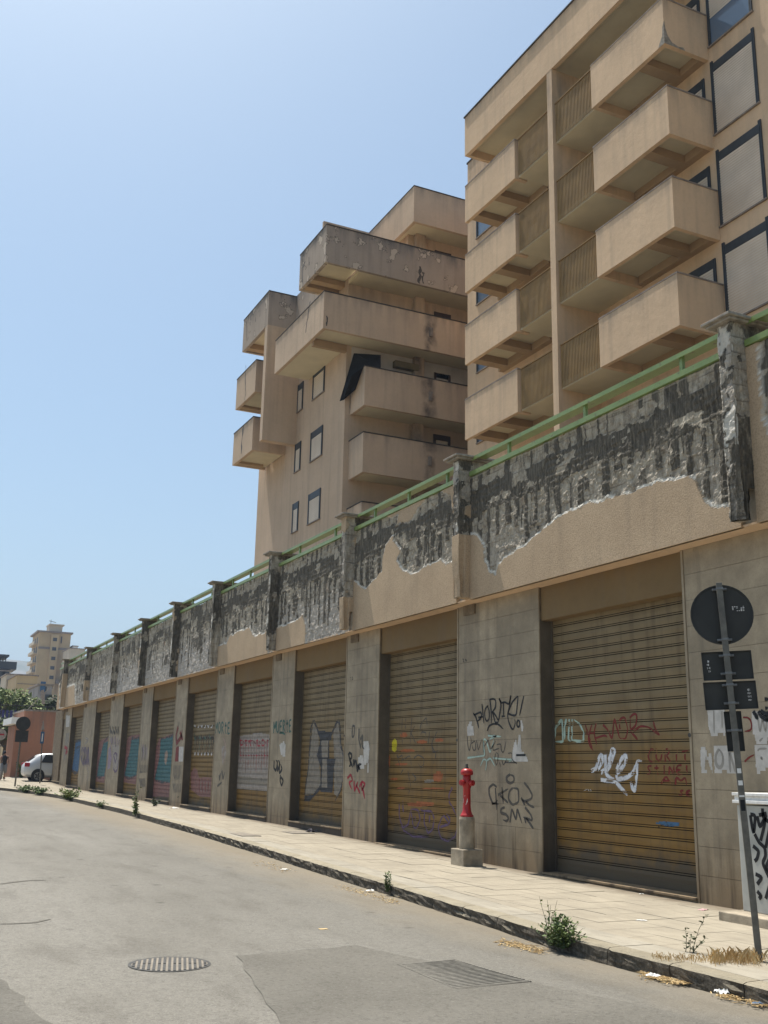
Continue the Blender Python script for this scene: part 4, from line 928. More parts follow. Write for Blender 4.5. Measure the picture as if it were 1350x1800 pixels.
for zt in ZT:
    window(apt, -22.65, -21.1, zt-.9, zt+1.0, AY, M_frame)
    window(apt, -24.4, -23.3, zt-1.2, zt+1.0, AY, M_fbrown)
    window(apt, -26.3, -25.0, zt-1.2, zt+1.0, AY, M_fbrown); window(apt, -28.9, -27.5, zt-1.2, zt+1.0, AY, M_fbrown)
    window(apt, -31.9, -30.2, zt-1.2, zt+1.0, AY, M_fbrown)
    window(apt, -34.92, -33.15, zt-.9, zt+.75, AY, M_frame, blind=.3)

# ================================================================== TOWER IN THE MIDDLE
tw = thing('apartment_tower', 'taller brownish apartment tower with sooty cantilevered balconies in the middle of the photo', 'building', (-44, 25, 0))
TX, TXI, TYF, TYW = -38.9, -40.45, 15.45, 17.25
m = MB(); m.box(-48.15, TXI, TYW, 36, 6.0, 25.1); m.box(-52.3, -48.152, TYW+.05, 30, 6.0, 22.0); m.build('main_wall', M_st_tower, tw)
m = MB(); m.box(-41.8, TXI, 20.3, 36, 25.1, 27.6); m.build('attic_wall', M_st_tower, tw)
m = MB(); m.box(-46.9, -43.3, TYW-.3, TYW-.05, 23.4, 25.3); m.build('roof_parapet', M_grey, tw)
m = MB(); m.box(-46.9, -46.504, TYF+.004, TYW-.002, 17.27, 25.17); m.build('fin_wall', M_st_tower, tw)
def tbal(x0, x1, zt, zb, y, yend=24.0, mat=None, left=True, name='balcony'):
    b = bpy.data.objects.new(name, None); COL.objects.link(b); b.parent = tw; b.location = Vector((x0, y, zb))-tw.location; mt = mat or M_st_tower; th = .16
    m = MB(); m.box(x0, x1, y, y+th, zb, zt); m.build('front_panel', mt, b)
    m = MB(); m.box(x1-th, x1, y+th, yend, zb, zt); m.build('side_panel', mt, b)
    if left: m = MB(); m.box(x0, x0+th, y+th, TYW-.004, zb, zt); m.build('side_panel', mt, b)
    m = MB(); m.box(x0-.02, x1+.025, y-.02, y+th+.02, zt+.001, zt+.05); m.box(x1-th-.02, x1+.025, y+th+.02, yend, zt+.001, zt+.05); m.build('coping', M_dkcop, b)
    return b
def tslab(b, x0, x1, y0, y1, z0, z1, mat=None, name='floor_slab'):
    m = MB(); m.box(x0, x1, y0, y1, z0, z1); m.build(name, mat or M_sof, b)
# roof balcony far back, A, B long ones, then C D E wrapping the right face
b = tbal(-44.0, TX, 28.33, 26.5, 19.8, 25.0, M_st_tower); tslab(b, -43.8, TX-.16, 19.96, 25, 26.72, 26.9)
b = tbal(-42.15, TX, 25.17, 23.36, TYF, 24.5, M_grey); tslab(b, -41.99, TX-.16, TYF+.16, TYW-.004, 23.7, 23.85); tslab(b, TXI+.003, TX-.16, TYW, 24.4, 23.4, 23.6)
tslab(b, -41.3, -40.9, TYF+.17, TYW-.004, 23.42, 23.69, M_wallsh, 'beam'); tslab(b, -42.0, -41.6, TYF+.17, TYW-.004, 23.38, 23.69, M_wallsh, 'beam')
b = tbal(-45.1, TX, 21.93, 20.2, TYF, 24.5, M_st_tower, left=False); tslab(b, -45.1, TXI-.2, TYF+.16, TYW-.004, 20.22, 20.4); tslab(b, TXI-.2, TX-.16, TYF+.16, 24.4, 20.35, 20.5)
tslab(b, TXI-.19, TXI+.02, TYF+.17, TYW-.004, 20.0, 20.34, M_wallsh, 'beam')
for zt, zb in ((18.82, 17.02), (15.76, 13.98), (12.64, 10.9)):
    b = tbal(TXI+.01, TX, zt, zb, 17.5, 24.3, M_st_tower, left=False); tslab(b, TXI+.003, TX-.16, 17.66, 24.3, zb+.06, zb+.22)
# left cluster F G H
b = tbal(-50.6, -46.5, 25.22, 23.38, TYF, TYW, M_grey); tslab(b, -50.44, -46.66, TYF+.16, TYW, 23.7, 23.85); tslab(b, -50.3, -49.9, TYF+.17, TYW-.004, 23.4, 23.69, M_wallsh, 'beam')
for zt, zb in ((22.0, 20.28), (18.9, 17.15), (15.8, 14.05)):
    if zt < 16: continue
    b = tbal(-51.25, -48.02, zt, zb, TYF, TYW, M_st_tower); tslab(b, -51.1, -48.18, TYF+.16, TYW, zb+.12, zb+.3); tslab(b, -51.0, -50.6, TYF+.17, TYW-.3, zb-.0, zb+.119, M_wallsh, 'beam')
for z1 in (14.2, 17.27, 20.41):
    window(tw, -44.45, -42.95, z1-1.45, z1, TYW, M_frame, boxh=.32); window(tw, -46.55, -45.75, z1-1.45, z1, TYW, M_frame, boxh=.32)
# right face: pilasters, side windows, back wing
for (ya, yb_) in ((20.6, 21.1),):
    m = MB(); m.box(TXI+.002, TXI+.28, ya, yb_, 6, 26.7); m.build('pilaster', M_st_tower, tw)
def xwindow(par, y0, y1, z0, z1, x, fm, name='window'):
    w = bpy.data.objects.new(name, None); COL.objects.link(w); w.parent = par; w.location = Vector((x, y0, z0))-par.location
    m = MB(); m.box(x+.003, x+.06, y0, y0+.13, z0, z1); m.box(x+.003, x+.06, y1-.13, y1, z0, z1); m.box(x+.003, x+.05, y0+.13, y1-.13, z1-.25, z1); m.build('frame', fm, w)
    m = MB(); n = int((z1-.25-z0)/.06)
    for k in range(n): m.box(x+.003, x+.03, y0+.13, y1-.13, z0+k*.06, z0+k*.06+.045)
    m.build('blind', M_blind, w)
for zt in (25.17, 21.93, 18.82, 15.76, 12.64):
    xwindow(tw, 21.75, 22.65, zt-.9, zt+1.05, TXI, M_fbrown)
m = MB(); m.box(TXI+.001, -33.0, 24.6, 30, 6, 26.3); m.build('back_wing', M_st_tower, tw)
for zt in (25.17, 21.93, 18.82, 15.76, 12.64): window(tw, -40.0, -37.6, zt-1.2, zt+1.0, 24.6, M_fbrown, name='balcony_door', sill=False, blind=.4)
m = MB(); m.box(-40.445, -40.40, 17.5, 24.5, 17.3, 20.3); m.build('white_wall_lining', plain('pale_wall_paint', (.50, .46, .42), .9, .1, 2), tw)
p1, p2 = at(692, 622, X=-40.3), at(733, 632, X=-40.3)
m = MB(); m.box(-40.38, -40.1, p1[1], p2[1], 19.65, 19.95); m.build('awning_case', plain('awning_case_brass', (.16, .13, .07), .6, .2), tw)
cl = [at(622, 621, X=-40.3), at(668, 624, X=-39.7), at(668, 646, X=-39.0), at(641, 641, X=-39.0), at(618, 660, X=-39.2), at(603, 703, X=-40.3), at(597, 705, X=-40.4), at(606, 675, X=-40.4)]
m = MB(); n = len(cl); cl2 = [c+np.array([.02, .03, 0]) for c in cl]
m.add(cl+cl2, [tuple(range(n)), tuple(reversed(range(n, 2*n)))]+[(i, (i+1) % n, n+(i+1) % n, n+i) for i in range(n)])
m.build('torn_awning_cloth', plain('black_cloth', (.012, .013, .014), .9, .3), tw)
def crack(pts, w, Y=None, X=None, par=None, seed=1):
    rr = random.Random(seed); m = MB(); Q = [at(x, y, Y=Y, X=X) for x, y in pts]; R_ = [Q[0]]
    for a, b in zip(Q[:-1], Q[1:]):
        for i in range(1, 5): R_.append(a+(b-a)*i/4+np.array([rr.uniform(-.04, .04) if Y is not None else 0, rr.uniform(-.04, .04) if X is not None else 0, rr.uniform(-.03, .03)]))
    V = []
    for i, p in enumerate(R_):
        ww = w*rr.uniform(.3, 1); d = np.array([ww, 0, 0]) if Y is not None else np.array([0, ww, 0]); V += [p-d, p+d]
    m.add(V, [(2*i, 2*i+1, 2*i+3, 2*i+2) for i in range(len(R_)-1)]); m.build('crack', P['faint'], par)
for k, (pts_, w_) in enumerate((([(432,642),(431,668),(432,690),(430,704)], .05), ([(428,748),(425,775),(424,798)], .10), ([(545,530),(541,552),(537,586)], .06), ([(543,545),(541,562),(535,572)], .03),
        ([(434,556),(434,600)], .07), ([(441,552),(440,572)], .05), ([(450,546),(449,566)], .05), ([(457,541),(457,556)], .05), ([(531,455),(532,500)], .06), ([(536,460),(534,468)], .12), ([(543,452),(543,466)], .05))):
    crack(pts_, w_, Y=TYF-.004, par=tw, seed=k)
for k, (pts_, w_) in enumerate((([(738,468),(738,485),(736,498)], .10), ([(733,478),(741,480)], .12), ([(743,478),(744,498)], .05), ([(574,555),(574,572)], .06))): crack(pts_, w_, X=TX+.004, par=tw, seed=20+k)
for zt in (21.93, 18.82, 15.76):   # overflow spouts on the right face
    m = MB(); m.box(TX+.001, TX+.08, 20.68, 20.84, zt-1.05, zt-.62); m.box(TX+.08, TX+.10, 20.72, 20.80, zt-1.0, zt-.7); m.build('spout', M_coping, tw)

# ================================================================== THINGS ON THE PAVEMENT
hx, hy = -16.2, 9.44; hg = gz(hx)
H = thing('fire_hydrant', 'red pillar fire hydrant on a round concrete stub in front of the tiled pier', 'hydrant', (hx, hy, hg))
m = MB(); m.box(-.23, .21, -.19, .20, -.03, .27); m.build('base_block', M_conc, H, loc=(0, 0, 0), bevel=.015)
m = MB(); m.lathe((0, 0, 0), [(.135, .27), (.14, .32), (.132, .55), (.138, .76), (.125, .80), (.05, .802)], 20); m.build('stub', M_conc, H, loc=(0, 0, 0), smooth=False)
m = MB(); m.lathe((0, 0, 0), [(.115, .80), (.118, .825), (.10, .84), (.078, .90), (.068, .98), (.066, 1.28), (.078, 1.30), (.078, 1.42), (.072, 1.45), (.072, 1.50)], 20); m.build('barrel', M_red, H, loc=(0, 0, 0), smooth=True)
m = MB(); m.lathe((0, 0, 0), [(.10, 1.50), (.112, 1.52), (.112, 1.555), (.10, 1.585), (.06, 1.61), (.035, 1.615)], 16); m.build('bonnet', M_red, H, loc=(0, 0, 0), smooth=True)
m = MB(); m.lathe((0, 0, 0), [(.03, 1.612), (.03, 1.64), (.022, 1.642), (.022, 1.69), (.01, 1.692)], 6); m.build('top_nut', M_cast, H, loc=(0, 0, 0))
for dx, dy in ((-1, -.25), (.35, -1), (1, .3)):
    l = math.hypot(dx, dy); dx /= l; dy /= l; m = MB()
    m.tube([(dx*.05, dy*.05, 1.37), (dx*.105, dy*.105, 1.37)], .036, 12); m.tube([(dx*.105, dy*.105, 1.37), (dx*.15, dy*.15, 1.37)], .05, 12); m.tube([(dx*.15, dy*.15, 1.37), (dx*.165, dy*.165, 1.37)], .022, 6)
    m.build('outlet_cap', M_red, H, loc=(0, 0, 0))
m = MB(); V = []
for u, v in ((0, 1.16), (.045, 1.10), (.05, 1.06), (.02, 1.0), (-.045, 1.03), (-.04, 1.10)):
    a = -1.05+u/.068; V.append((.069*math.cos(a), .069*math.sin(a), v))
m.add(V, [tuple(range(6))]); m.build('sticker', M_white, H, loc=(0, 0, 0))

# near signpost: square post leaning a little, four plates seen from behind
sb = at(1335, 1690, Z=0); st = at(1263.5, 1025, Y=sb[1])
SP = thing('sign_post', 'grey square signpost by the right kerb, its round and rectangular plates seen from behind', 'signpost', (sb[0], sb[1], 0))
b0, t0 = np.array([0, 0, 0.]), np.array([st[0]-sb[0], 0, st[2]])
ax = (t0-b0)/np.linalg.norm(t0-b0); L = np.linalg.norm(t0-b0)
view = np.array([sb[0], sb[1], 0]); view /= np.linalg.norm(view)
ang = math.atan2(view[1], view[0])+math.radians(4); fw = np.array([math.cos(ang), math.sin(ang), 0]); fw -= ax*fw.dot(ax); fw /= np.linalg.norm(fw); sd_ = np.cross(fw, ax)
m = MB(); m.obox(b0+ax*(L/2-.05), sd_*.029, fw*.029, ax*(L/2+.05)); m.build('post', M_pole, SP, loc=(0, 0, 0), bevel=.004)
def along(py): # height on the post sighted at picture row py
    best = min((abs(proj_y(b0+np.array([sb[0], sb[1], 0])+ax*t)-py), t) for t in np.linspace(0, L+.2, 400)); return best[1]
def proj_y(p):
    d = np.array(p)-CAM; return 900-FPX*d.dot(UP)/d.dot(_f)
off = fw*.062
td = along(1079)
m = MB(); n = 40; c = b0+ax*td+off+sd_*-.0; R0 = .298
V = [c+R0*(math.cos(2*math.pi*k/n)*sd_+math.sin(2*math.pi*k/n)*ax)+fw*z for z in (-.0, .022) for k in range(n)]
m.add(V, [tuple(range(n)), tuple(reversed(range(n, 2*n)))]+[(k, (k+1) % n, n+(k+1) % n, n+k) for k in range(n)])
V = [c+(R0+e)*(math.cos(2*math.pi*k/n)*sd_+math.sin(2*math.pi*k/n)*ax)+fw*z for e, z in ((-.012, -.012), (.001, -.012), (.001, .0), (-.012, .0)) for k in range(n)]
m.add(V, [(q*n+k, q*n+(k+1) % n, ((q+1) % 4)*n+(k+1) % n, ((q+1) % 4)*n+k) for q in range(4) for k in range(n)])
m.build('round_plate', M_signback, SP, loc=(0, 0, 0))
def plate(py0, py1, hw, sh, name='plate', tilt=0):
    a, b = along(py1), along(py0); cc = b0+ax*(a+b)/2+off+sd_*sh; s2 = sd_*math.cos(tilt)+ax*math.sin(tilt); a2 = ax*math.cos(tilt)-sd_*math.sin(tilt)
    m = MB(); m.obox(cc+fw*.008, s2*hw, fw*.002, a2*(b-a)/2*.985)
    for q in (-1, 1): m.obox(cc-fw*.004+s2*hw*q, s2*.002, fw*.012, a2*(b-a)/2*.985); m.obox(cc-fw*.004+a2*(b-a)/2*.985*q, s2*hw, fw*.012, a2*.002)
    m.build(name, M_signback, SP, loc=(0, 0, 0)); return cc, s2, a2
c1 = plate(1143, 1194, .232, .0, tilt=-.0); c2 = plate(1196.5, 1246, .242, -.0, tilt=.0); c3 = plate(1249, 1320, .078, 0)
sgn = 1 if sd_.dot(RX) > 0 else -1
for py in (1035, 1123, 1151, 1183, 1204, 1236, 1283):
    m = MB(); cc = b0+ax*along(py); m.obox(cc+fw*.035, sd_*.07, fw*.014, ax*.010); m.obox(cc-fw*.031, sd_*.034, fw*.003, ax*.010)
    for q in (-1, 1): m.obox(cc+sd_*.058*q+fw*.02, sd_*.006, fw*.02, ax*.006)
    m.build('clamp', M_clamp, SP, loc=(0, 0, 0))
def sticker(cc, du, dv, w, h, seed):
    rr = random.Random(seed); m = MB(); q = cc+sd_*du*sgn+ax*dv-fw*.0005
    o_ = q-fw*(.0065 if seed else .004)
    for rI in range(4):
        for cI in range(6):
            if rr.random() < .72: m.obox(o_+sd_*(w*(cI-2.5)/6)+ax*(h*(rI-1.5)/4), sd_*w/6*rr.uniform(.2, .42), fw*.0006, ax*h/4*rr.uniform(.12, .36))
    m.build('print', M_white, SP, loc=(0, 0, 0))
sticker(c+fw*.0, .16, .05, .12, .055, 0)
sticker(c1[0]+fw*.008, -.175, .0, .03, .13, 2); sticker(c2[0]+fw*.008, .175, .0, .03, .13, 3)
m = MB()
for py, w_, h_ in ((1356, .018, .022), (1376, .02, .022), (1400, .024, .008)): m.obox(b0+ax*along(py)-fw*.0305, sd_*w_, fw*.0006, ax*h_)
m.build('sticker', M_white, SP, loc=(0, 0, 0))
m = MB(); m.obox(b0+ax*along(1415)-fw*.0306, sd_*.02, fw*.0006, ax*.05); m.build('sticker', P['black'], SP, loc=(0, 0, 0))

# utility cabinet
cb = at(1313, 1600, Y=9.36)
CX = cb[0]; U = thing('utility_cabinet', 'grey street cabinet covered in black scrawl on a concrete plinth, cut by the right edge', 'cabinet', (CX+.8, 9.6, 0))
m = MB(); m.box(CX-.08, CX+1.7, 9.0, 9.82, -.03, .10); m.build('plinth', M_conc, U, bevel=.01)
M_cab = plain('cabinet_grey', (.40, .40, .37), .55, .12, 5)
m = MB(); m.box(CX, CX+1.55, 9.30, 9.80, .10, 1.28); m.build('body', M_cab, U, bevel=.012)
m = MB(); m.box(CX-.03, CX+1.58, 9.26, 9.82, 1.30, 1.335); m.box(CX-.01, CX+1.56, 9.28, 9.81, 1.335, 1.385); m.box(CX-.03, CX+1.58, 9.26, 9.82, 1.386, 1.42); m.build('lid', M_white, U, bevel=.004)
m = MB()
def cabtag(pts, w):
    Q = [at(x, y, Y=9.297) for x, y in pts]; P3 = []
    for a, b in zip(Q[:-1], Q[1:]): P3 += [a+(b-a)*i/5 for i in range(5)]
    P3.append(Q[-1])
    for _ in range(2): P3 = [P3[0]]+[(P3[i-1]+2*P3[i]+P3[i+1])/4 for i in range(1, len(P3)-1)]+[P3[-1]]
    V = []
    for i, p in enumerate(P3):
        d = P3[min(i+1, len(P3)-1)]-P3[max(i-1, 0)]; d /= np.linalg.norm(d)+1e-9; nn = np.array([-d[2], 0, d[0]])
        V += [p-nn*w/2, p+nn*w/2]
    V = [(v[0], 9.297, v[2]) for v in V]; m.add(V, [(2*i, 2*i+1, 2*i+3, 2*i+2) for i in range(len(P3)-1)])
oc, sc = (1250, 1370), 6.67
for s_ in ([(460,420),(480,560),(500,640),(520,420),(460,410)],[(510,640),(560,740),(630,800),(640,900),(600,980),(680,1150)],[(540,430),(570,570),(620,470)],[(640,420),(620,560),(580,720)],[(490,780),(560,840),(540,930),(510,960)],[(520,1110),(600,1150),(540,1230)],[(540,1310),(590,1370),(560,1400)],[(700,400),(690,560),(640,800)],[(700,900),(640,1030),(690,1100)],[(600,340),(610,450),(680,500)],[(600,240),(660,250)],[(560,420),(650,400)],[(740,500),(720,700),(760,900)],[(760,1000),(700,1200),(640,1400)]):
    cabtag([(oc[0]+x/sc, oc[1]+y/sc) for x, y in s_], .045)
m.build('graffiti', P['black'], U)

# cast covers in the road
def proj_x(p):
    d = np.array(p)-CAM; return 675+FPX*d.dot(RX)/d.dot(_f)
def disc_cover():
    c = at(298, 1697, Z=-.11); x, y = c[0], c[1]; z = road_z(x, y); R_ = .36
    o = thing('drain_cover', 'round slotted cast-iron drain cover in the middle of the road', 'drain cover', (x, y, z))
    m = MB(); n = 40
    V = [(r*math.cos(2*math.pi*k/n), r*math.sin(2*math.pi*k/n), zz) for r, zz in ((R_, .004), (R_-.03, .006), (R_-.03, -.02)) for k in range(n)]
    m.add(V, [(q*n+k, q*n+(k+1) % n, (q+1)*n+(k+1) % n, (q+1)*n+k) for q in range(2) for k in range(n)])
    m.build('rim', M_cast, o, loc=(0, 0, 0))
    m = MB(); V = [((R_-.03)*math.cos(2*math.pi*k/n), (R_-.03)*math.sin(2*math.pi*k/n), .0045) for k in range(n)]; m.add(V, [tuple(range(n))]); m.build('plate', P['silver'], o, loc=(0, 0, 0))
    m = MB(); a = math.atan2(y, x)  # bars run towards the viewer's street side
    dx, dy = math.cos(a), math.sin(a); px_, py_ = -dy, dx
    for k in range(-7, 8):
        s_ = k*.044; h = math.sqrt(max(0, (R_-.03)**2-s_*s_)); 
        for (u0, u1) in ((-h, -.03), (.0, h)) if k % 3 else ((-h, h),):
            m.obox((px_*s_+dx*(u0+u1)/2, py_*s_+dy*(u0+u1)/2, .007), (dx*(u1-u0)/2, dy*(u1-u0)/2, 0), (px_*.012, py_*.012, 0), (0, 0, .003))
    m.build('ribs', M_cast, o, loc=(0, 0, 0))
disc_cover()
def grate():
    P4 = [at(*q, Z=-.115) for q in ((700,1697),(797,1688),(932,1727),(803,1741))]; c = sum(P4)/4
    o = thing('drain_grate', 'flush rectangular ribbed drain grate set in the dark asphalt patch', 'drain grate', tuple(c))
    m = MB(); N = 22; zf = lambda p: road_z(p[0], p[1])+.008
    a, b_, cc, d = P4
    for i in range(N):
        u = (i+.5)/N; p = a+(d-a)*u; q = b_+(cc-b_)*u; dr = (q-p); l = np.linalg.norm(dr[:2])
        dn = (d-a)/np.linalg.norm(d-a)
        mid = (p+q)/2; m.obox((mid[0], mid[1], zf(mid)), (dr[0]/2, dr[1]/2, 0), (dn[0]*.010, dn[1]*.010, 0), (0, 0, .0035))
    m.build('ribs', plain('grate_dusty', (.19, .178, .152), .8, .3, 18), o)
    m = MB()
    for p, q in ((a, b_), (b_, cc), (cc, d), (d, a)):
        dr = q-p; l = np.linalg.norm(dr[:2]); nn = np.array([-dr[1], dr[0], 0])/l; mid = (p+q)/2; m.obox((mid[0], mid[1], zf(mid)-.001), (dr[0]/2, dr[1]/2, 0), nn*.015, (0, 0, .002))
    m.build('frame', M_patch, o)
grate()
# tar lines and cracks on the road left
def tarline(pts, w):
    m = MB(); Q = [at(x, y, Z=-.11) for x, y in pts]; V = []
    for i, p in enumerate(Q):
        d = Q[min(i+1, len(Q)-1)]-Q[max(i-1, 0)]; d /= np.linalg.norm(d); nn = np.array([-d[1], d[0], 0]); ww = w*(.4+.6*math.sin(math.pi*(i+.5)/len(Q)))
        for s_ in (-1, 1): q = p+nn*ww/2*s_; V.append((q[0], q[1], road_z(q[0], q[1])+.005))
    m.add(V, [(2*i, 2*i+1, 2*i+3, 2*i+2) for i in range(len(Q)-1)]); m.build('tar_line', M_patch, kind='structure')
tarline([(0,1627),(30,1626),(60,1624),(78,1620),(88,1618)], .06); tarline([(0,1560),(20,1557),(50,1554),(80,1553)], .08)

# ---- weeds, litter
def weed(name, px, py, h, spread, nst, nleaf, lsize, label, cat='weed', seed=1, leaf=M_leaf, anchor=True):
    rr = random.Random(seed); c = at(px, py, Z=0)
    for _ in range(30): c = at(px, py, Z=gz(c[0])-.02)
    dz = .0
    if anchor:
        xs_ = np.linspace(-75, -4, 3000); c = min(((xx, kerb_y(xx)-.03, 0) for xx in xs_), key=lambda q: abs(proj_x((q[0], q[1], gz(q[0])))-px)); dz = -.10
    o = thing(name, label, cat, (c[0], c[1], gz(c[0])+dz), 'weeds along the pavement')
    ms, ml = MB(), MB()
    for i in range(nst):
        a = rr.uniform(0, 6.28); r = spread*rr.uniform(.1, 1); hh = h*rr.uniform(.35, 1); pts = []
        bx, by = rr.uniform(-.3, .3)*spread, rr.uniform(-.15, .15)*spread
        for k in range(6):
            t = k/5; pts.append((bx+math.cos(a)*r*t**1.3+rr.uniform(-.01, .01), by+math.sin(a)*r*.6*t**1.3, hh*t))
        ms.tube(pts, [.005*(1-k/7) for k in range(6)], 4)
        for k in range(nleaf):
            t = rr.uniform(.1, 1); j = int(t*4.99); p = np.array(pts[j])*(1-(t*5-j))+np.array(pts[j+1])*(t*5-j) if j < 5 else np.array(pts[5])
            d = np.array([rr.uniform(-1, 1), rr.uniform(-1, 1), rr.uniform(-.2, .8)]); d /= np.linalg.norm(d); s_ = lsize*rr.uniform(.5, 1.3)
            e = np.cross(d, (rr.uniform(-1, 1), rr.uniform(-1, 1), 1)); e /= np.linalg.norm(e)+1e-9
            ml.add([p, p+d*s_*.5+e*s_*.3, p+d*s_, p+d*s_*.5-e*s_*.3], [(0, 1, 2, 3)])
    ms.build('stem', leaf if leaf is M_dry else M_leaf3, o, loc=(0, 0, 0)); ml.build('foliage', leaf, o, loc=(0, 0, 0)); return o
weed('weed', 985, 1655, .30, .33, 60, 20, .045, 'large leafy green weed at the kerb edge near the right', seed=1)
weed('weed', 970, 1648, .46, .34, 12, 12, .035, 'tall sparse twiggy weed rising behind the large kerb weed', seed=2, leaf=M_leaf2)
weed('weed', 682, 1575, .30, .10, 14, 16, .04, 'small upright weed growing from the middle of the kerb', seed=3)
weed('weed', 1213, 1678, .36, .16, 4, 22, .035, 'thin single-stemmed dry grey-green weed on the pavement near the signpost', seed=4, leaf=M_leaf3, anchor=False)
weed('weed', 240, 1450, .95, .3, 9, 18, .10, 'spindly weed on the kerb below the middle shutters', seed=5)
weed('weed', 45, 1402, .32, .8, 36, 14, .12, 'long low weed clump at the far left end of the kerb', seed=6)
weed('weed', 70, 1402, .32, .9, 40, 14, .12, 'middle weed clump of the three at the far end of the kerb', seed=16)
weed('weed', 122, 1411, .42, .9, 46, 14, .12, 'bushy weed clump on the kerb nearest to the spindly weed', seed=7, leaf=M_leaf2)
weed('weed', 178, 1431, .2, .5, 26, 10, .07, 'flat little weed low on the kerb between the bushy clump and the spindly weed', seed=8)
weed('weed', 320, 1419, .6, .35, 30, 16, .09, 'weed sprouting from the sill corner of the fifth shutter', seed=9, leaf=M_leaf3, anchor=False)
weed('weed', 272, 1418, .25, .35, 16, 10, .07, 'low weed on the step between the fifth and sixth shutters', seed=10, leaf=M_leaf3, anchor=False)
weed('weed', 36, 1378, 1.0, .5, 40, 18, .14, 'yellowish green weed against the foot of the orange wall', seed=12, anchor=False)
def tuft(px0, py0, px1, py1, n, h, name, label, cat, seed, flat=False):
    rr = random.Random(seed); m = MB()
    for i in range(n):
        t = rr.random(); c = at(px0+(px1-px0)*t+rr.gauss(0, 6), py0+(py1-py0)*t+rr.gauss(0, 3), Z=-.12 if flat else 0.004)
        z = road_z(c[0], c[1])+.004 if flat else gz(c[0])+.003
        a = rr.uniform(0, 6.28); hh = h*rr.uniform(.3, 1); L_ = hh*(1.6 if flat else .6); w = .0014+.0014*rr.random()
        d = np.array([math.cos(a), math.sin(a), 0]); e = np.array([-d[1], d[0], 0])*w*(2 if flat else 1)
        p0 = np.array([c[0], c[1], z]); p1 = p0+d*L_*.5+np.array([0, 0, hh*(.12 if flat else .7)]); p2 = p0+d*L_+np.array([0, 0, hh*(.04 if flat else .9)])
        m.add([p0-e, p0+e, p1+e, p2, p1-e], [(0, 1, 2, 3, 4)])
    o = m.build(name, M_dry, kind='stuff', label=label, category=cat); return o
tuft(1250, 1690, 1340, 1690, 260, .13, 'dry_grass', 'dry yellow grass tufts around the foot of the signpost', 'dry grass', 21)
tuft(1150, 1684, 1330, 1692, 420, .05, 'dry_grass', 'low straw mat left of the signpost foot', 'dry grass', 22)
tuft(1135, 1712, 1210, 1728, 420, .07, 'leaf_litter', 'straw and dead leaves heaped in the gutter near the right', 'litter', 23, True)
tuft(880, 1655, 955, 1672, 300, .06, 'leaf_litter', 'dry straw in the gutter beside the large kerb weed', 'litter', 24, True)
tuft(600, 1562, 700, 1588, 240, .05, 'leaf_litter', 'dead leaves in the gutter by the small upright weed', 'litter', 25, True)
tuft(450, 1520, 510, 1535, 120, .05, 'leaf_litter', 'thin scatter of straw in the gutter below the fourth shutter', 'litter', 26, True)
tuft(1265, 1748, 1345, 1768, 180, .05, 'leaf_litter', 'straw and scraps at the bottom right gutter', 'litter', 27, True)
def scrap(px, py, s_, seed, label, mat=M_plastic, road=True, name='plastic_scrap', cat='litter', h=.5):
    rr = random.Random(seed); c = at(px, py, Z=-.12 if road else 0.0)
    if not road:
        for _ in range(20): c = at(px, py, Z=gz(c[0]))
    z = (road_z(c[0], c[1]) if road else gz(c[0]))+.004
    m = MB(); n = 7; V = []
    for i in range(n):
        for j in range(n):
            u, v = i/(n-1)-.5, j/(n-1)-.5
            edge = 1+.35*mnoise.noise((u*5+seed, v*5, 1)); V.append((u*s_*edge, v*s_*.7*edge, s_*h*abs(mnoise.noise((u*4+seed, v*4, 3)))*(1-abs(u)*1.2)))
    m.add(V, [(i*n+j, (i+1)*n+j, (i+1)*n+j+1, i*n+j+1) for i in range(n-1) for j in range(n-1)])
    o = m.build(name, mat, None, smooth=False, loc=(c[0], c[1], z)); o.rotation_euler.z = rr.uniform(0, 3); o['label'] = label; o['category'] = cat; return o
scrap(1150, 1716, .12, 1, 'crumpled white plastic in the straw heap of the gutter')
scrap(1268, 1746, .13, 2, 'torn white wrapper in the bottom right gutter', h=.7)
scrap(1332, 1765, .08, 3, 'small dark bottle shard at the bottom right gutter', mat=M_glass)
scrap(1128, 1618, .11, 4, 'flat scrap of white paper on the pavement before the first shutter', road=False, h=.1)
scrap(1236, 1600, .13, 5, 'pinkish paper scrap at the foot of the wall right of the first shutter', mat=plain('pink_paper', (.55, .33, .33), .8, .1), road=False, h=.3)
scrap(500, 1533, .16, 6, 'pale scrap in the gutter below the fourth shutter', h=.2)
scrap(548, 1463, .26, 7, 'crumpled black and white rag on the pavement under the third shutter', mat=paint('rag_cloth', (.12, .11, .12)), road=False, h=.8, name='rag')
scrap(556, 1462, .12, 8, 'white end of paper beside the crumpled rag', road=False, h=.5)
scrap(1127, 1572, .05, 9, 'little white cup lid on the step of the first shutter', road=False, h=.6)
scrap(650, 1568, .12, 10, 'small crumpled paper in the gutter beside the small upright weed')
scrap(306, 1421, .3, 11, 'white bag lying by the sill below the sixth shutter', road=False, h=.3)
scrap(568, 1634, .10, 12, 'brown flattened leaf on the open road', mat=M_dry, h=.05)
scrap(452, 1868-400, .0001+.02, 13, 'tiny pale chip on the pavement under the fourth shutter', road=False, h=.2) if False else None
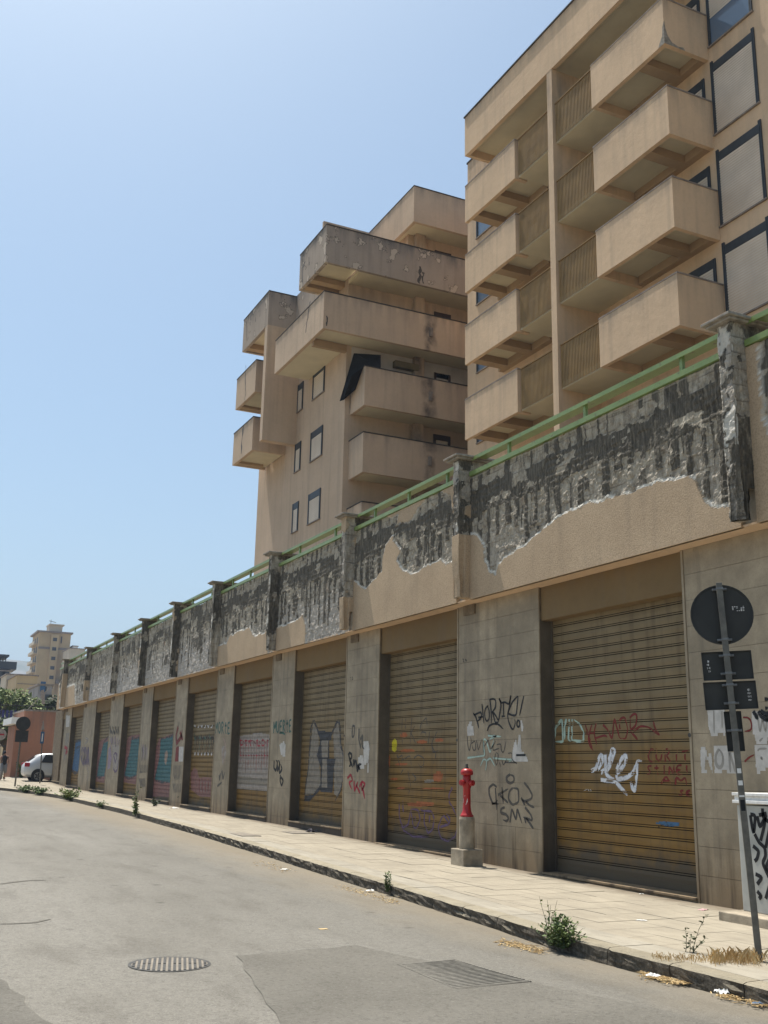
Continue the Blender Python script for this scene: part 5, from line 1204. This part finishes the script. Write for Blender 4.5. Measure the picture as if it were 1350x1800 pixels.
# service covers let into the pavement
for k, (px, py, w, d, lab) in enumerate(((425,1466,1.35,.42,'grey metal cover strip in the pavement below the fourth shutter'), (522,1463,.9,.5,'grey plate in the pavement below the third shutter'))):
    c = at(px, py, Z=.1); c = at(px, py, Z=gz(c[0])); o = thing('pavement_cover', lab, 'cover', (c[0], c[1], gz(c[0])))
    m = MB(); m.box(-w/2, w/2, -d/2, d/2, -.02, .006); m.build('lid', P['silver'], o, loc=(0, 0, 0)); m = MB(); m.box(-w/2-.02, w/2+.02, -d/2-.02, d/2+.02, -.03, .003); m.build('rim', M_cast, o, loc=(0, 0, 0))

# ================================================================== FAR END OF THE STREET
fp = at(26, 1382, Y=7.24); F2 = thing('sign_post', 'far thin signpost with a dark disc over a dark square, before the orange wall', 'signpost', tuple(fp))
tp = at(41, 1262, Y=7.24)-fp; m = MB(); m.tube([(0, 0, -.1), tuple(tp)], .045, 8); m.build('post', M_pole, F2, loc=(0, 0, 0))
def facing(o, py, r, sq=None):
    c = at(41-(py-1272)*.125, py, Y=7.24)-fp; v = np.array([fp[0], fp[1], 0]); v /= np.linalg.norm(v); s_ = np.array([-v[1], v[0], 0]); u_ = np.array([0, 0, 1.]); c = c+v*.07; m = MB()
    if sq: m.obox(c, s_*sq[0], v*.012, u_*sq[1])
    else:
        n = 28; V = [c+r*(math.cos(2*math.pi*k/n)*s_+math.sin(2*math.pi*k/n)*u_)+v*z for z in (0, .02) for k in range(n)]
        m.add(V, [tuple(range(n)), tuple(reversed(range(n, 2*n)))]+[(k, (k+1) % n, n+(k+1) % n, n+k) for k in range(n)])
    m.build('plate', M_signback, o, loc=(0, 0, 0))
facing(F2, 1272, .38); facing(F2, 1294, 0, (.33, .31))
bp = at(70, 1377, X=-63); B2 = thing('sign_post', 'slim post with a narrow blue sign beside the silver car', 'signpost', tuple(bp))
m = MB(); tpp = at(76, 1268, X=-63)-bp; m.tube([(0, 0, 0), tuple(tpp)], .035, 6); m.build('post', M_pole, B2, loc=(0, 0, 0))
a0, a1 = at(74.6, 1286, X=-63)-bp, at(73.6, 1307, X=-63)-bp
m = MB(); m.obox((a0+a1)/2+np.array([.05, 0, 0]), (.01, 0, 0), (0, .1, 0), (0, 0, abs(a0[2]-a1[2])/2)); m.build('blue_plate', P['blue'], B2, loc=(0, 0, 0))
m = MB(); m.obox((a0+a1)/2+np.array([.065, 0, 0]), (.003, 0, 0), (0, .03, 0), (0, 0, .22)); m.build('white_mark', M_white, B2, loc=(0, 0, 0))
a2 = at(75.5, 1275, X=-63)-bp; m = MB(); m.add([a2+np.array([.05, -.1, -.25]), a2+np.array([.05, .1, -.25]), a2+np.array([.05, .0, .3]), a2+np.array([.03, -.1, -.25]), a2+np.array([.03, .1, -.25]), a2+np.array([.03, 0, .3])], [(0,1,2),(5,4,3),(0,3,4,1),(1,4,5,2),(2,5,3,0)]); m.build('triangle_plate', P['pale'], B2, loc=(0, 0, 0))
mp = at(1, 1291, X=-72); R2 = thing('round_sign', 'pinkish white round sign on a post, half cut by the left edge', 'sign', (mp[0], mp[1], .6))
m = MB(); n = 24; V = [(.03 if z else 0, .36*math.cos(2*math.pi*k/n), mp[2]-.6+.36*math.sin(2*math.pi*k/n)) for z in (0, 1) for k in range(n)]
m.add(V, [tuple(range(n)), tuple(reversed(range(n, 2*n)))]+[(k, (k+1) % n, n+(k+1) % n, n+k) for k in range(n)]); m.build('disc', P['pale'], R2, loc=(0, 0, 0))
m = MB(); m.obox((.04, 0, mp[2]-.6), (.004, 0, 0), (0, .22, .0), (0, 0, .05)); m.build('bar', P['red'], R2, loc=(0, 0, 0))
m = MB(); m.tube([(-.03, 0, 0), (-.03, 0, mp[2]-.3)], .035, 8); m.build('post', M_pole, R2, loc=(0, 0, 0))
# orange wall with canopy
OW = thing('orange_wall_building', 'low building with peeling orange-red rendered wall at the end of the pavement', 'building', (-76, 11, .6))
M_or = stucco('orange_render', (.40, .20, .13), .8, .6)
y0 = at(43, 1252, X=-74)[1]; y1 = 14.5; zt = at(70, 1251, X=-74)[2]
m = MB(); m.box(-80, -74, y0, y1, .2, zt); m.build('wall', M_or, OW)
m = MB(); m.box(-80.1, -73.95, y0-.05, y1, zt, zt+.12); m.build('coping', M_coping, OW)
ya = at(17, 1375, X=-74)[1]; zl = at(32, 1275, X=-74)[2]
m = MB(); m.box(-78, -74.2, ya, y0-.002, .2, zl); m.build('side_wall', M_or, OW)
m = MB(); zc = at(22, 1272, X=-73)[2]; m.box(-78, -73.0, at(20, 1272, X=-73)[1], y0-.06, zc, zc+.42); m.build('canopy', M_white, OW)
m = MB(); m.box(-73.996, -73.98, at(38, 1352, X=-74)[1], y1, 1.5, 1.62); m.build('string_course', M_coping, OW)
# car
CC = thing('parked_car', 'silver hatchback parked in the side street behind the far shop corner', 'car', (-67.4, 8.0, .47))
def car(o):
    yr = at(42, 1355, X=-66.5)[1]-8.0
    stn = [(0, .42, .74, .80, .70, .66), (.06, .30, .88, .98, .80, .66), (.28, .24, .98, 1.12, .86, .64), (.75, .22, 1.02, 1.50, .88, .60), (1.1, .22, 1.02, 1.585, .88, .62), (1.9, .22, 1.0, 1.60, .89, .63), (2.6, .22, .98, 1.50, .89, .60), (3.2, .22, .95, 1.05, .88, .70), (3.9, .25, .82, .88, .82, .72), (4.15, .35, .60, .66, .66, .6)]
    m = MB(); V = []
    for y, zl, zb, zt_, w, wt in stn:
        V += [(w*.86, y, zl), (w, y, zl+.15), (w, y, zb), (wt, y, zt_-.03), (wt*.8, y, zt_), (-wt*.8, y, zt_), (-wt, y, zt_-.03), (-w, y, zb), (-w, y, zl+.15), (-w*.86, y, zl)]
    k = 10; V = [(v[0], v[1]+yr, v[2]) for v in V]
    F = [(i*k+j, (i+1)*k+j, (i+1)*k+(j+1) % k, i*k+(j+1) % k) for i in range(len(stn)-1) for j in range(k)]+[tuple(range(k)), tuple(reversed(range((len(stn)-1)*k, len(stn)*k)))]
    m.add(V, F); t = NT('car_silver', .3, .5, .3); t.col((.55, .56, .57)); b = m.build('body', t.m, o, loc=(0, 0, 0), smooth=False); s_ = b.modifiers.new('sub', 'SUBSURF'); s_.levels = s_.render_levels = 2
    tg = NT('car_glass', .08, .6); tg.col((.02, .025, .03))
    m = MB()
    for sx in (1, -1): m.add([(sx*.875, yr+.95, 1.06), (sx*.885, yr+2.75, 1.03), (sx*.70, yr+2.45, 1.44), (sx*.665, yr+1.2, 1.50)], [(0, 1, 2, 3)])
    m.build('side_window', tg.m, o, loc=(0, 0, 0)); m = MB(); m.add([(.6, yr+.24, 1.10), (-.6, yr+.24, 1.10), (-.52, yr+.62, 1.44), (.52, yr+.62, 1.44)], [(0, 1, 2, 3)]); m.build('rear_window', tg.m, o, loc=(0, 0, 0))
    for sx in (1, -1):
        m = MB(); m.obox((sx*.76, yr+.17, .93), (.10, 0, 0), (0, .14, 0), (0, 0, .11)); m.build('tail_light', P['red'], o, loc=(0, 0, 0), bevel=.03)
        for yy in (.82, 3.35):
            w = MB(); w.tube([(sx*.70, yr+yy, .31), (sx*.895, yr+yy, .31)], .33, 24); wh = w.build('tyre', P['black'], o, loc=(0, 0, 0))
            w = MB(); w.tube([(sx*.87, yr+yy, .31), (sx*.91, yr+yy, .31)], .215, 20); rm = w.build('rim', M_clamp, wh, loc=(0, 0, 0))
            w = MB()
            for q in range(5):
                a = q*2*math.pi/5; w.obox((sx*.912, yr+yy+.11*math.cos(a), .31+.11*math.sin(a)), (.004, 0, 0), (0, -.035*math.sin(a), .035*math.cos(a)), (0, .08*math.cos(a), .08*math.sin(a)))
            w.build('rim_gaps', P['black'], wh, loc=(0, 0, 0))
            w = MB(); w.tube([(sx*.86, yr+yy, .33), (sx*.90, yr+yy, .33)], .385, 24); w.build('wheel_arch', P['black'], o, loc=(0, 0, 0))
car(CC); CC.location.z = .50; CC.scale = (1.0, 1.0, 1.06)
# person walking in at the left edge
pp = at(4, 1372, X=-67.5); PE = thing('person', 'person in a dark sleeveless top and pale trousers walking at the left edge', 'person', (pp[0], pp[1], pp[2]))
def skin(name, pts, edges, rad, mat, par):
    me = bpy.data.meshes.new(name); me.from_pydata(pts, edges, []); me.materials.append(mat); o = link(name, me, par, (0, 0, 0))
    md = o.modifiers.new('skin', 'SKIN'); md.use_smooth_shade = True
    for i, r in enumerate(rad): me.skin_vertices[0].data[i].radius = (r, r)
    me.skin_vertices[0].data[0].use_root = True
    s_ = o.modifiers.new('sub', 'SUBSURF'); s_.levels = s_.render_levels = 2; return o
M_skin = plain('skin', (.34, .19, .13), .6, .1)
pts = [(0,0,.93),(0,0,1.12),(0,.01,1.36),(0,.0,1.47),(0,-.02,1.56),(0,-.03,1.66),(0,-.18,1.40),(.02,-.27,1.15),(.1,-.30,.93),(0,.18,1.40),(-.02,.25,1.15),(.05,.22,.92),
       (.02,-.10,.88),(.16,-.11,.50),(.04,-.12,.09),(.20,-.13,.04),(-.02,.10,.88),(.02,.11,.50),(-.26,.11,.12),(-.14,.11,.04),(.14,-.32,.86),(.10,.20,.85)]
ed = [(0,1),(1,2),(2,3),(3,4),(4,5),(2,6),(6,7),(7,8),(8,20),(2,9),(9,10),(10,11),(11,21),(0,12),(12,13),(13,14),(14,15),(0,16),(16,17),(17,18),(18,19)]
if not hasattr(bpy.data.meshes.new('tmp'), 'skin_vertices'): pass
def person():
    me = bpy.data.meshes.new('body'); me.from_pydata(pts, ed, []); me.materials.append(M_skin); o = link('body', me, PE, (0, 0, 0))
    md = o.modifiers.new('skin', 'SKIN'); md.use_smooth_shade = True
    if not me.skin_vertices:
        return o
    rad = [.13,.12,.14,.055,.085,.075,.055,.04,.03,.055,.04,.03,.085,.06,.045,.035,.085,.06,.045,.035,.03,.03]
    for i, r in enumerate(rad): me.skin_vertices[0].data[i].radius = (r, r)
    me.skin_vertices[0].data[0].use_root = True
    s_ = o.modifiers.new('sub', 'SUBSURF'); s_.levels = s_.render_levels = 2; return o
pb = person()
m = MB(); m.lathe((0, 0, 0), [(.14, .92), (.155, 1.0), (.14, 1.12), (.165, 1.3), (.16, 1.40), (.10, 1.455)], 16); m.build('top', P['black'], PE, loc=(0, 0, 0), smooth=True)
m = MB(); m.tube([(.01, -.09, .98), (.16, -.11, .50), (.05, -.12, .10)], [.12, .09, .08], 12); m.tube([(0, .09, .98), (.02, .11, .50), (-.26, .11, .14)], [.12, .09, .08], 12); m.build('trousers', plain('trouser_cloth', (.22, .21, .20), .9, .1), PE, loc=(0, 0, 0), smooth=True)
m = MB(); m.lathe((-.02, -.03, 1.545), [(.03, -.02), (.09, 0), (.10, .08), (.08, .16), (.03, .19)], 14); m.build('hair', P['black'], PE, loc=(0, 0, 0), smooth=True)

# fence, trees, far houses, hill
FE = thing('iron_fence', 'black iron fence with a blue slatted board in front of the trees at far left', 'fence', (-86, 9, .9))
m = MB()
for y in np.arange(4, 16, 1.15): m.tube([(-86, y, .9), (-86, y, 5.95)], .045, 6)
m.build('post', P['black'], FE); m = MB()
for z in (5.9, 4.3, 2.8): m.tube([(-86, 3, z), (-86, 16, z)], .04, 6)
m.build('rail', P['black'], FE); m = MB()
for y in np.arange(4.2, 10.5, .30): m.box(-85.93, -85.9, y, y+.2, 4.95, 5.5)
m.build('blue_slats', paint('fence_blue', (.05, .055, .16)), FE, kind='stuff')
m = MB(); m.tube([(-85.8, 10.3, 5.3), (-85.8, 12.1, 7.4)], .03, 5); m.build('stay', P['pale'], FE)
m = MB(); m.obox((-85.7, 11.6, 6.6), (.02, 0, 0), (0, .12, .05), (0, -.1, .55)); m.build('pale_panel', P['pale'], FE)
def tree(x, y, z, h, rx_, rz_, nl, ls, label, seed, mat=M_leaf2, name='tree', cat='tree'):
    rr = random.Random(seed); o = thing(name, label, cat, (x, y, z)); m = MB()
    m.tube([(0, 0, 0), (.1, .05, h*.35), (0, .1, h*.7)], [.22, .16, .08], 8)
    for i in range(6):
        a = rr.uniform(0, 6.28); m.tube([(0.05, .05, h*.4), (math.cos(a)*rx_*.35, math.sin(a)*rx_*.35, h*.6), (math.cos(a)*rx_*.7, math.sin(a)*rx_*.7, h*.75)], [.08, .05, .02], 5)
    m.build('trunk', M_bark, o, loc=(0, 0, 0)); m = MB()
    cl = [(rr.gauss(0, .45)*rx_, rr.gauss(0, .5)*rx_, h*.72+rr.gauss(0, .4)*rz_, rr.uniform(.25, .5)*rx_) for _ in range(16)]
    for i in range(nl):
        c = rr.choice(cl); d = Vector((rr.gauss(0, 1), rr.gauss(0, 1), rr.gauss(0, 1))).normalized(); r = c[3]*rr.uniform(.6, 1.05)
        p = np.array([c[0]+d.x*r, c[1]+d.y*r, c[2]+d.z*r*.75]); e = Vector((rr.gauss(0, 1), rr.gauss(0, 1), rr.gauss(0, 1))).normalized(); f = e.cross(Vector((rr.random(), rr.random(), 1))).normalized()
        e, f = np.array(e)*ls*rr.uniform(.6, 1.3), np.array(f)*ls*.6; m.add([p-e, p-f, p+e, p+f], [(0, 1, 2, 3)])
    m.build('crown', mat, o, loc=(0, 0, 0)); return o
tree(-108, 10.0, .9, 8.6, 2.8, 1.6, 3200, .22, 'rounded bright green tree at the far left edge behind the fence', 31)
tree(-106, 14.2, .9, 7.4, 2.0, 1.3, 2600, .2, 'lower green tree right of the rounded tree, in front of the beige house', 32)
tree(-97, 14.9, .9, 7.6, 1.7, 1.6, 2400, .18, 'dark green tree tight against the far end of the shops', 33, M_leaf3)
tree(-100, 11.0, .9, 5.6, 2.6, 1.2, 2600, .2, 'dark shrubby tree low behind the fence above the orange wall', 34, M_leaf3)
tree(-90, 7.0, .9, 4.6, 1.9, 1.5, 2600, .16, 'ivy-like bush behind the round sign at the left edge', 35, M_leaf3, 'bush', 'bush')
tree(-92, 9.8, .9, 4.4, 1.9, 1.2, 2400, .16, 'light green bush seen through the fence above the canopy', 36, M_leaf2, 'bush', 'bush')
M_yel = plain('ochre_render', (.50, .37, .21), .9, .1, .3); M_yel2 = plain('pale_ochre', (.55, .47, .36), .9, .12, .3)
FT = thing('far_apartment_block', 'distant ochre apartment block rising above the far end of the parapet', 'building', (-350, 48, 10))
def q(px, py, X): return at(px, py, X=X)
xa = -345
ycl, ycr = q(70, 1111, xa)[1], q(125, 1114, xa)[1]; ztp = q(72, 1111, xa)[2]
m = MB(); m.box(xa-16, xa, ycl, ycr, 2, ztp); m.build('wall', M_yel, FT)
m = MB(); m.box(xa-16.5, xa+.6, ycl-.8, ycr+.6, ztp, ztp+.5); m.build('roof', M_coping, FT)
y2, y3 = q(90, 1112, xa)[1], q(104, 1112, xa)[1]
m = MB(); m.box(xa+.01, xa+1.2, y2, y3, 2, ztp-.6); m.build('stair_bay', M_yel, FT)
za, zb = q(88, 1112, xa)[2]+.5, q(88, 1098, xa)[2]
m = MB(); m.box(xa-7, xa-1, q(88, 1100, xa)[1], q(111, 1100, xa)[1], za, zb); m.box(xa-7.5, xa-.5, q(87, 1100, xa)[1], q(114, 1100, xa)[1], zb+.01, zb+.4); m.build('roof_house', M_yel2, FT)
for k in range(8):
    zc = ztp-2.2-3.0*k
    m = MB(); m.box(xa+1.21, xa+1.25, y2+.6, y3-.6, zc-.55, zc+.55); m.build('window', M_frame, FT)
for k in range(7):   # narrow left face with balconies
    zc = ztp-2.2-3.0*k
    for xo in (-13, -8.5, -4): m = MB(); m.box(xa+xo-1, xa+xo+1, ycl-.05, ycl-.01, zc-1.1, zc+.9); m.build('window', M_frame, FT)
    m = MB(); m.box(xa-14.5, xa-2, ycl-1.2, ycl-.06, zc-1.5, zc-1.3); m.box(xa-14.5, xa-2, ycl-1.2, ycl-1.1, zc-1.299, zc-.5); m.build('balcony', M_yel2, FT)
m = MB(); m.box(xa+.01, xa+.25, ycl, y2-.01, ztp-5.3, ztp-4.6); m.box(xa+.01, xa+.25, y3+.01, ycr, ztp-5.3, ztp-4.6); m.build('string_course', M_coping, FT)
m = MB(); m.box(xa+.26, xa+.3, q(107, 1122, xa)[1], q(109, 1122, xa)[1], ztp-3.2, ztp-1.0); m.build('window', M_frame, FT)
m = MB(); m.box(xa-4, xa+1.5, ycr-3.5, ycr+1.5, ztp-16, ztp-14.8); m.box(xa-10, xa+1.8, ycr+.1, ycr+1.8, ztp-7.5, ztp-5.5); m.build('balcony', M_coping, FT)
m = MB(); m.tube([(xa-3, q(88, 1098, xa)[1]+.6, zb), (xa-3, q(88, 1098, xa)[1]+.6, zb+2)], .08, 4); m.tube([(xa-3, q(88, 1098, xa)[1], zb+1.6), (xa-3, q(88, 1098, xa)[1]+2.2, zb+1.2)], .1, 4); m.build('antenna', M_frame, FT)
def house(name, px0, px1, pyt, dist, depth, mat, label, win=(), base=1.0):
    a, b = q(px0, pyt, -dist), q(px1, pyt, -dist); o = thing(name, label, 'building', (-dist-depth/2, (a[1]+b[1])/2, base))
    m = MB(); m.box(-dist-depth, -dist, a[1], b[1], base, a[2]); m.build('wall', mat, o)
    m = MB(); m.box(-dist-depth-.2, -dist+.2, a[1]-.2, b[1]+.2, a[2], a[2]+.25); m.build('roof', M_coping, o)
    for (u, v, w, h) in win:
        c = q(u, v, -dist); m = MB(); m.box(-dist+.005, -dist+.04, c[1]-w/2, c[1]+w/2, c[2]-h/2, c[2]+h/2); m.build('window', M_frame, o)
    return o
h1 = house('house', 30, 66.5, 1187, 198, 14, M_yel, 'plain beige windowless house below the far ochre block')
for zz in (1202, 1218):
    c = q(40, zz, -198); m = MB(); m.box(-197.99, -197.93, q(30, 1202, -198)[1], q(66.5, 1202, -198)[1], c[2]-.06, c[2]+.06); m.build('string_course', M_coping, h1)
house('house', 12, 30, 1186, 212, 10, M_yel2, 'pale house tucked left of the plain beige house', win=((20, 1200, 1.4, 1.5), (26, 1200, 1.2, 1.4)))
h2 = house('house', -30, 19, 1178, 235, 14, M_yel2, 'pale old house with a dark roof terrace at the left edge', win=((3, 1187, 1.4, 2.2), (10, 1187, 1.4, 2.2), (3, 1199, 1.6, 2.0), (12, 1199, 1.6, 2.0)))
c = q(0, 1177, -235); m = MB(); m.box(-245, -236, q(-20, 1176, -240)[1], q(25, 1176, -240)[1], c[2]+.26, c[2]+1.9); m.box(-246, -235.5, q(-20, 1168, -240)[1], q(11, 1168, -240)[1], c[2]+2.9, c[2]+3.3)
for yy in (0, 4, 9): m.tube([(-240, q(yy, 1170, -240)[1], c[2]+1.8), (-240, q(yy, 1170, -240)[1], c[2]+3)], .1, 4)
m.build('roof_terrace', M_frame, h2)
h3 = house('house', 68, 92, 1205, 150, 10, plain('weathered_wall', (.30, .28, .27), .9, .2, .5), 'weathered grey house between the beige house and the shops', win=((77, 1212, .7, .8), (84, 1230, .8, 1.4)))
c = q(74, 1203, -149.9); m = MB(); m.box(-149.98, -149.9, q(70, 1215, -150)[1], q(79, 1215, -150)[1], q(74, 1216, -150)[2], q(74, 1198, -150)[2]); m.build('blue_sheet', P['blue'], h3)
h4 = house('house', 122, 150, 1140, 330, 12, M_yel2, 'cream house with a roof terrace just above the far parapet')
h5 = house('house', 128, 137, 1136, 345, 6, M_white, 'small white roof room beside the cream house')
# hill: a long ridge
m = MB(); N = 60; K = 8; V = []
for i in range(N):
    t = i/(N-1); y = -2600+5200*t
    top = 226+70*mnoise.noise((y*.0012, 0, 0))+18*mnoise.noise((y*.006, 3, 0)); c0 = -(2500+150*mnoise.noise((y*.001, 5, 0)))
    if abs(y-265) < 220: top = top*(1-math.exp(-((y-265)/160)**2))+231*math.exp(-((y-265)/160)**2)-(y-265)*.04
    for k in range(K):
        u = k/(K-1); V.append((c0+900*(1-u)-500*(1 if k == K-1 else 0)*0, y, -5+(top+5)*(u**.9)+(10*mnoise.noise((y*.01, u*4, 2)) if 0 < k < K-1 else 0)))
    V.append((c0-600, y, top*.6)); V.append((c0-900, y, -5))
K2 = K+2
m.add(V, [(i*K2+j, (i+1)*K2+j, (i+1)*K2+j+1, i*K2+j+1) for i in range(N-1) for j in range(K2-1)])
t = NT('hill_scrub', .95, .1); t.col(t.ramp(t.noise(.012, 6), [(.35, (.10, .12, .07)), (.7, (.24, .21, .16))])); m.build('hill', t.m, smooth=True, kind='structure')
HAZE = True
if HAZE:
    m = MB(); m.box(-3700, 60, -2800, 2800, -7, 330)
    t = bpy.data.materials.new('haze'); t.use_nodes = True; n_ = t.node_tree; n_.nodes.clear()
    v = n_.nodes.new('ShaderNodeVolumePrincipled'); v.inputs['Color'].default_value = (.62, .76, 1, 1); v.inputs['Density'].default_value = .00032
    oo = n_.nodes.new('ShaderNodeOutputMaterial'); n_.links.new(v.outputs[0], oo.inputs['Volume']); m.build('haze', t, kind='stuff', label='thin bluish haze over the whole street and hill', category='haze')

# look-alikes share a group
_g = {'tree': 'trees beyond the fence', 'bush': 'bushes by the fence', 'leaf_litter': 'litter along the gutter', 'dry_grass': 'dry grass by the signpost', 'plastic_scrap': 'scraps of rubbish', 'sign_post': 'signposts', 'house': 'houses far down the street', 'pavement_cover': 'covers in the pavement'}
for o in S.objects:
    if o.parent is None and 'category' in o and 'group' not in o:
        k = o.name.split('.')[0]
        if k in _g: o['group'] = _g[k]
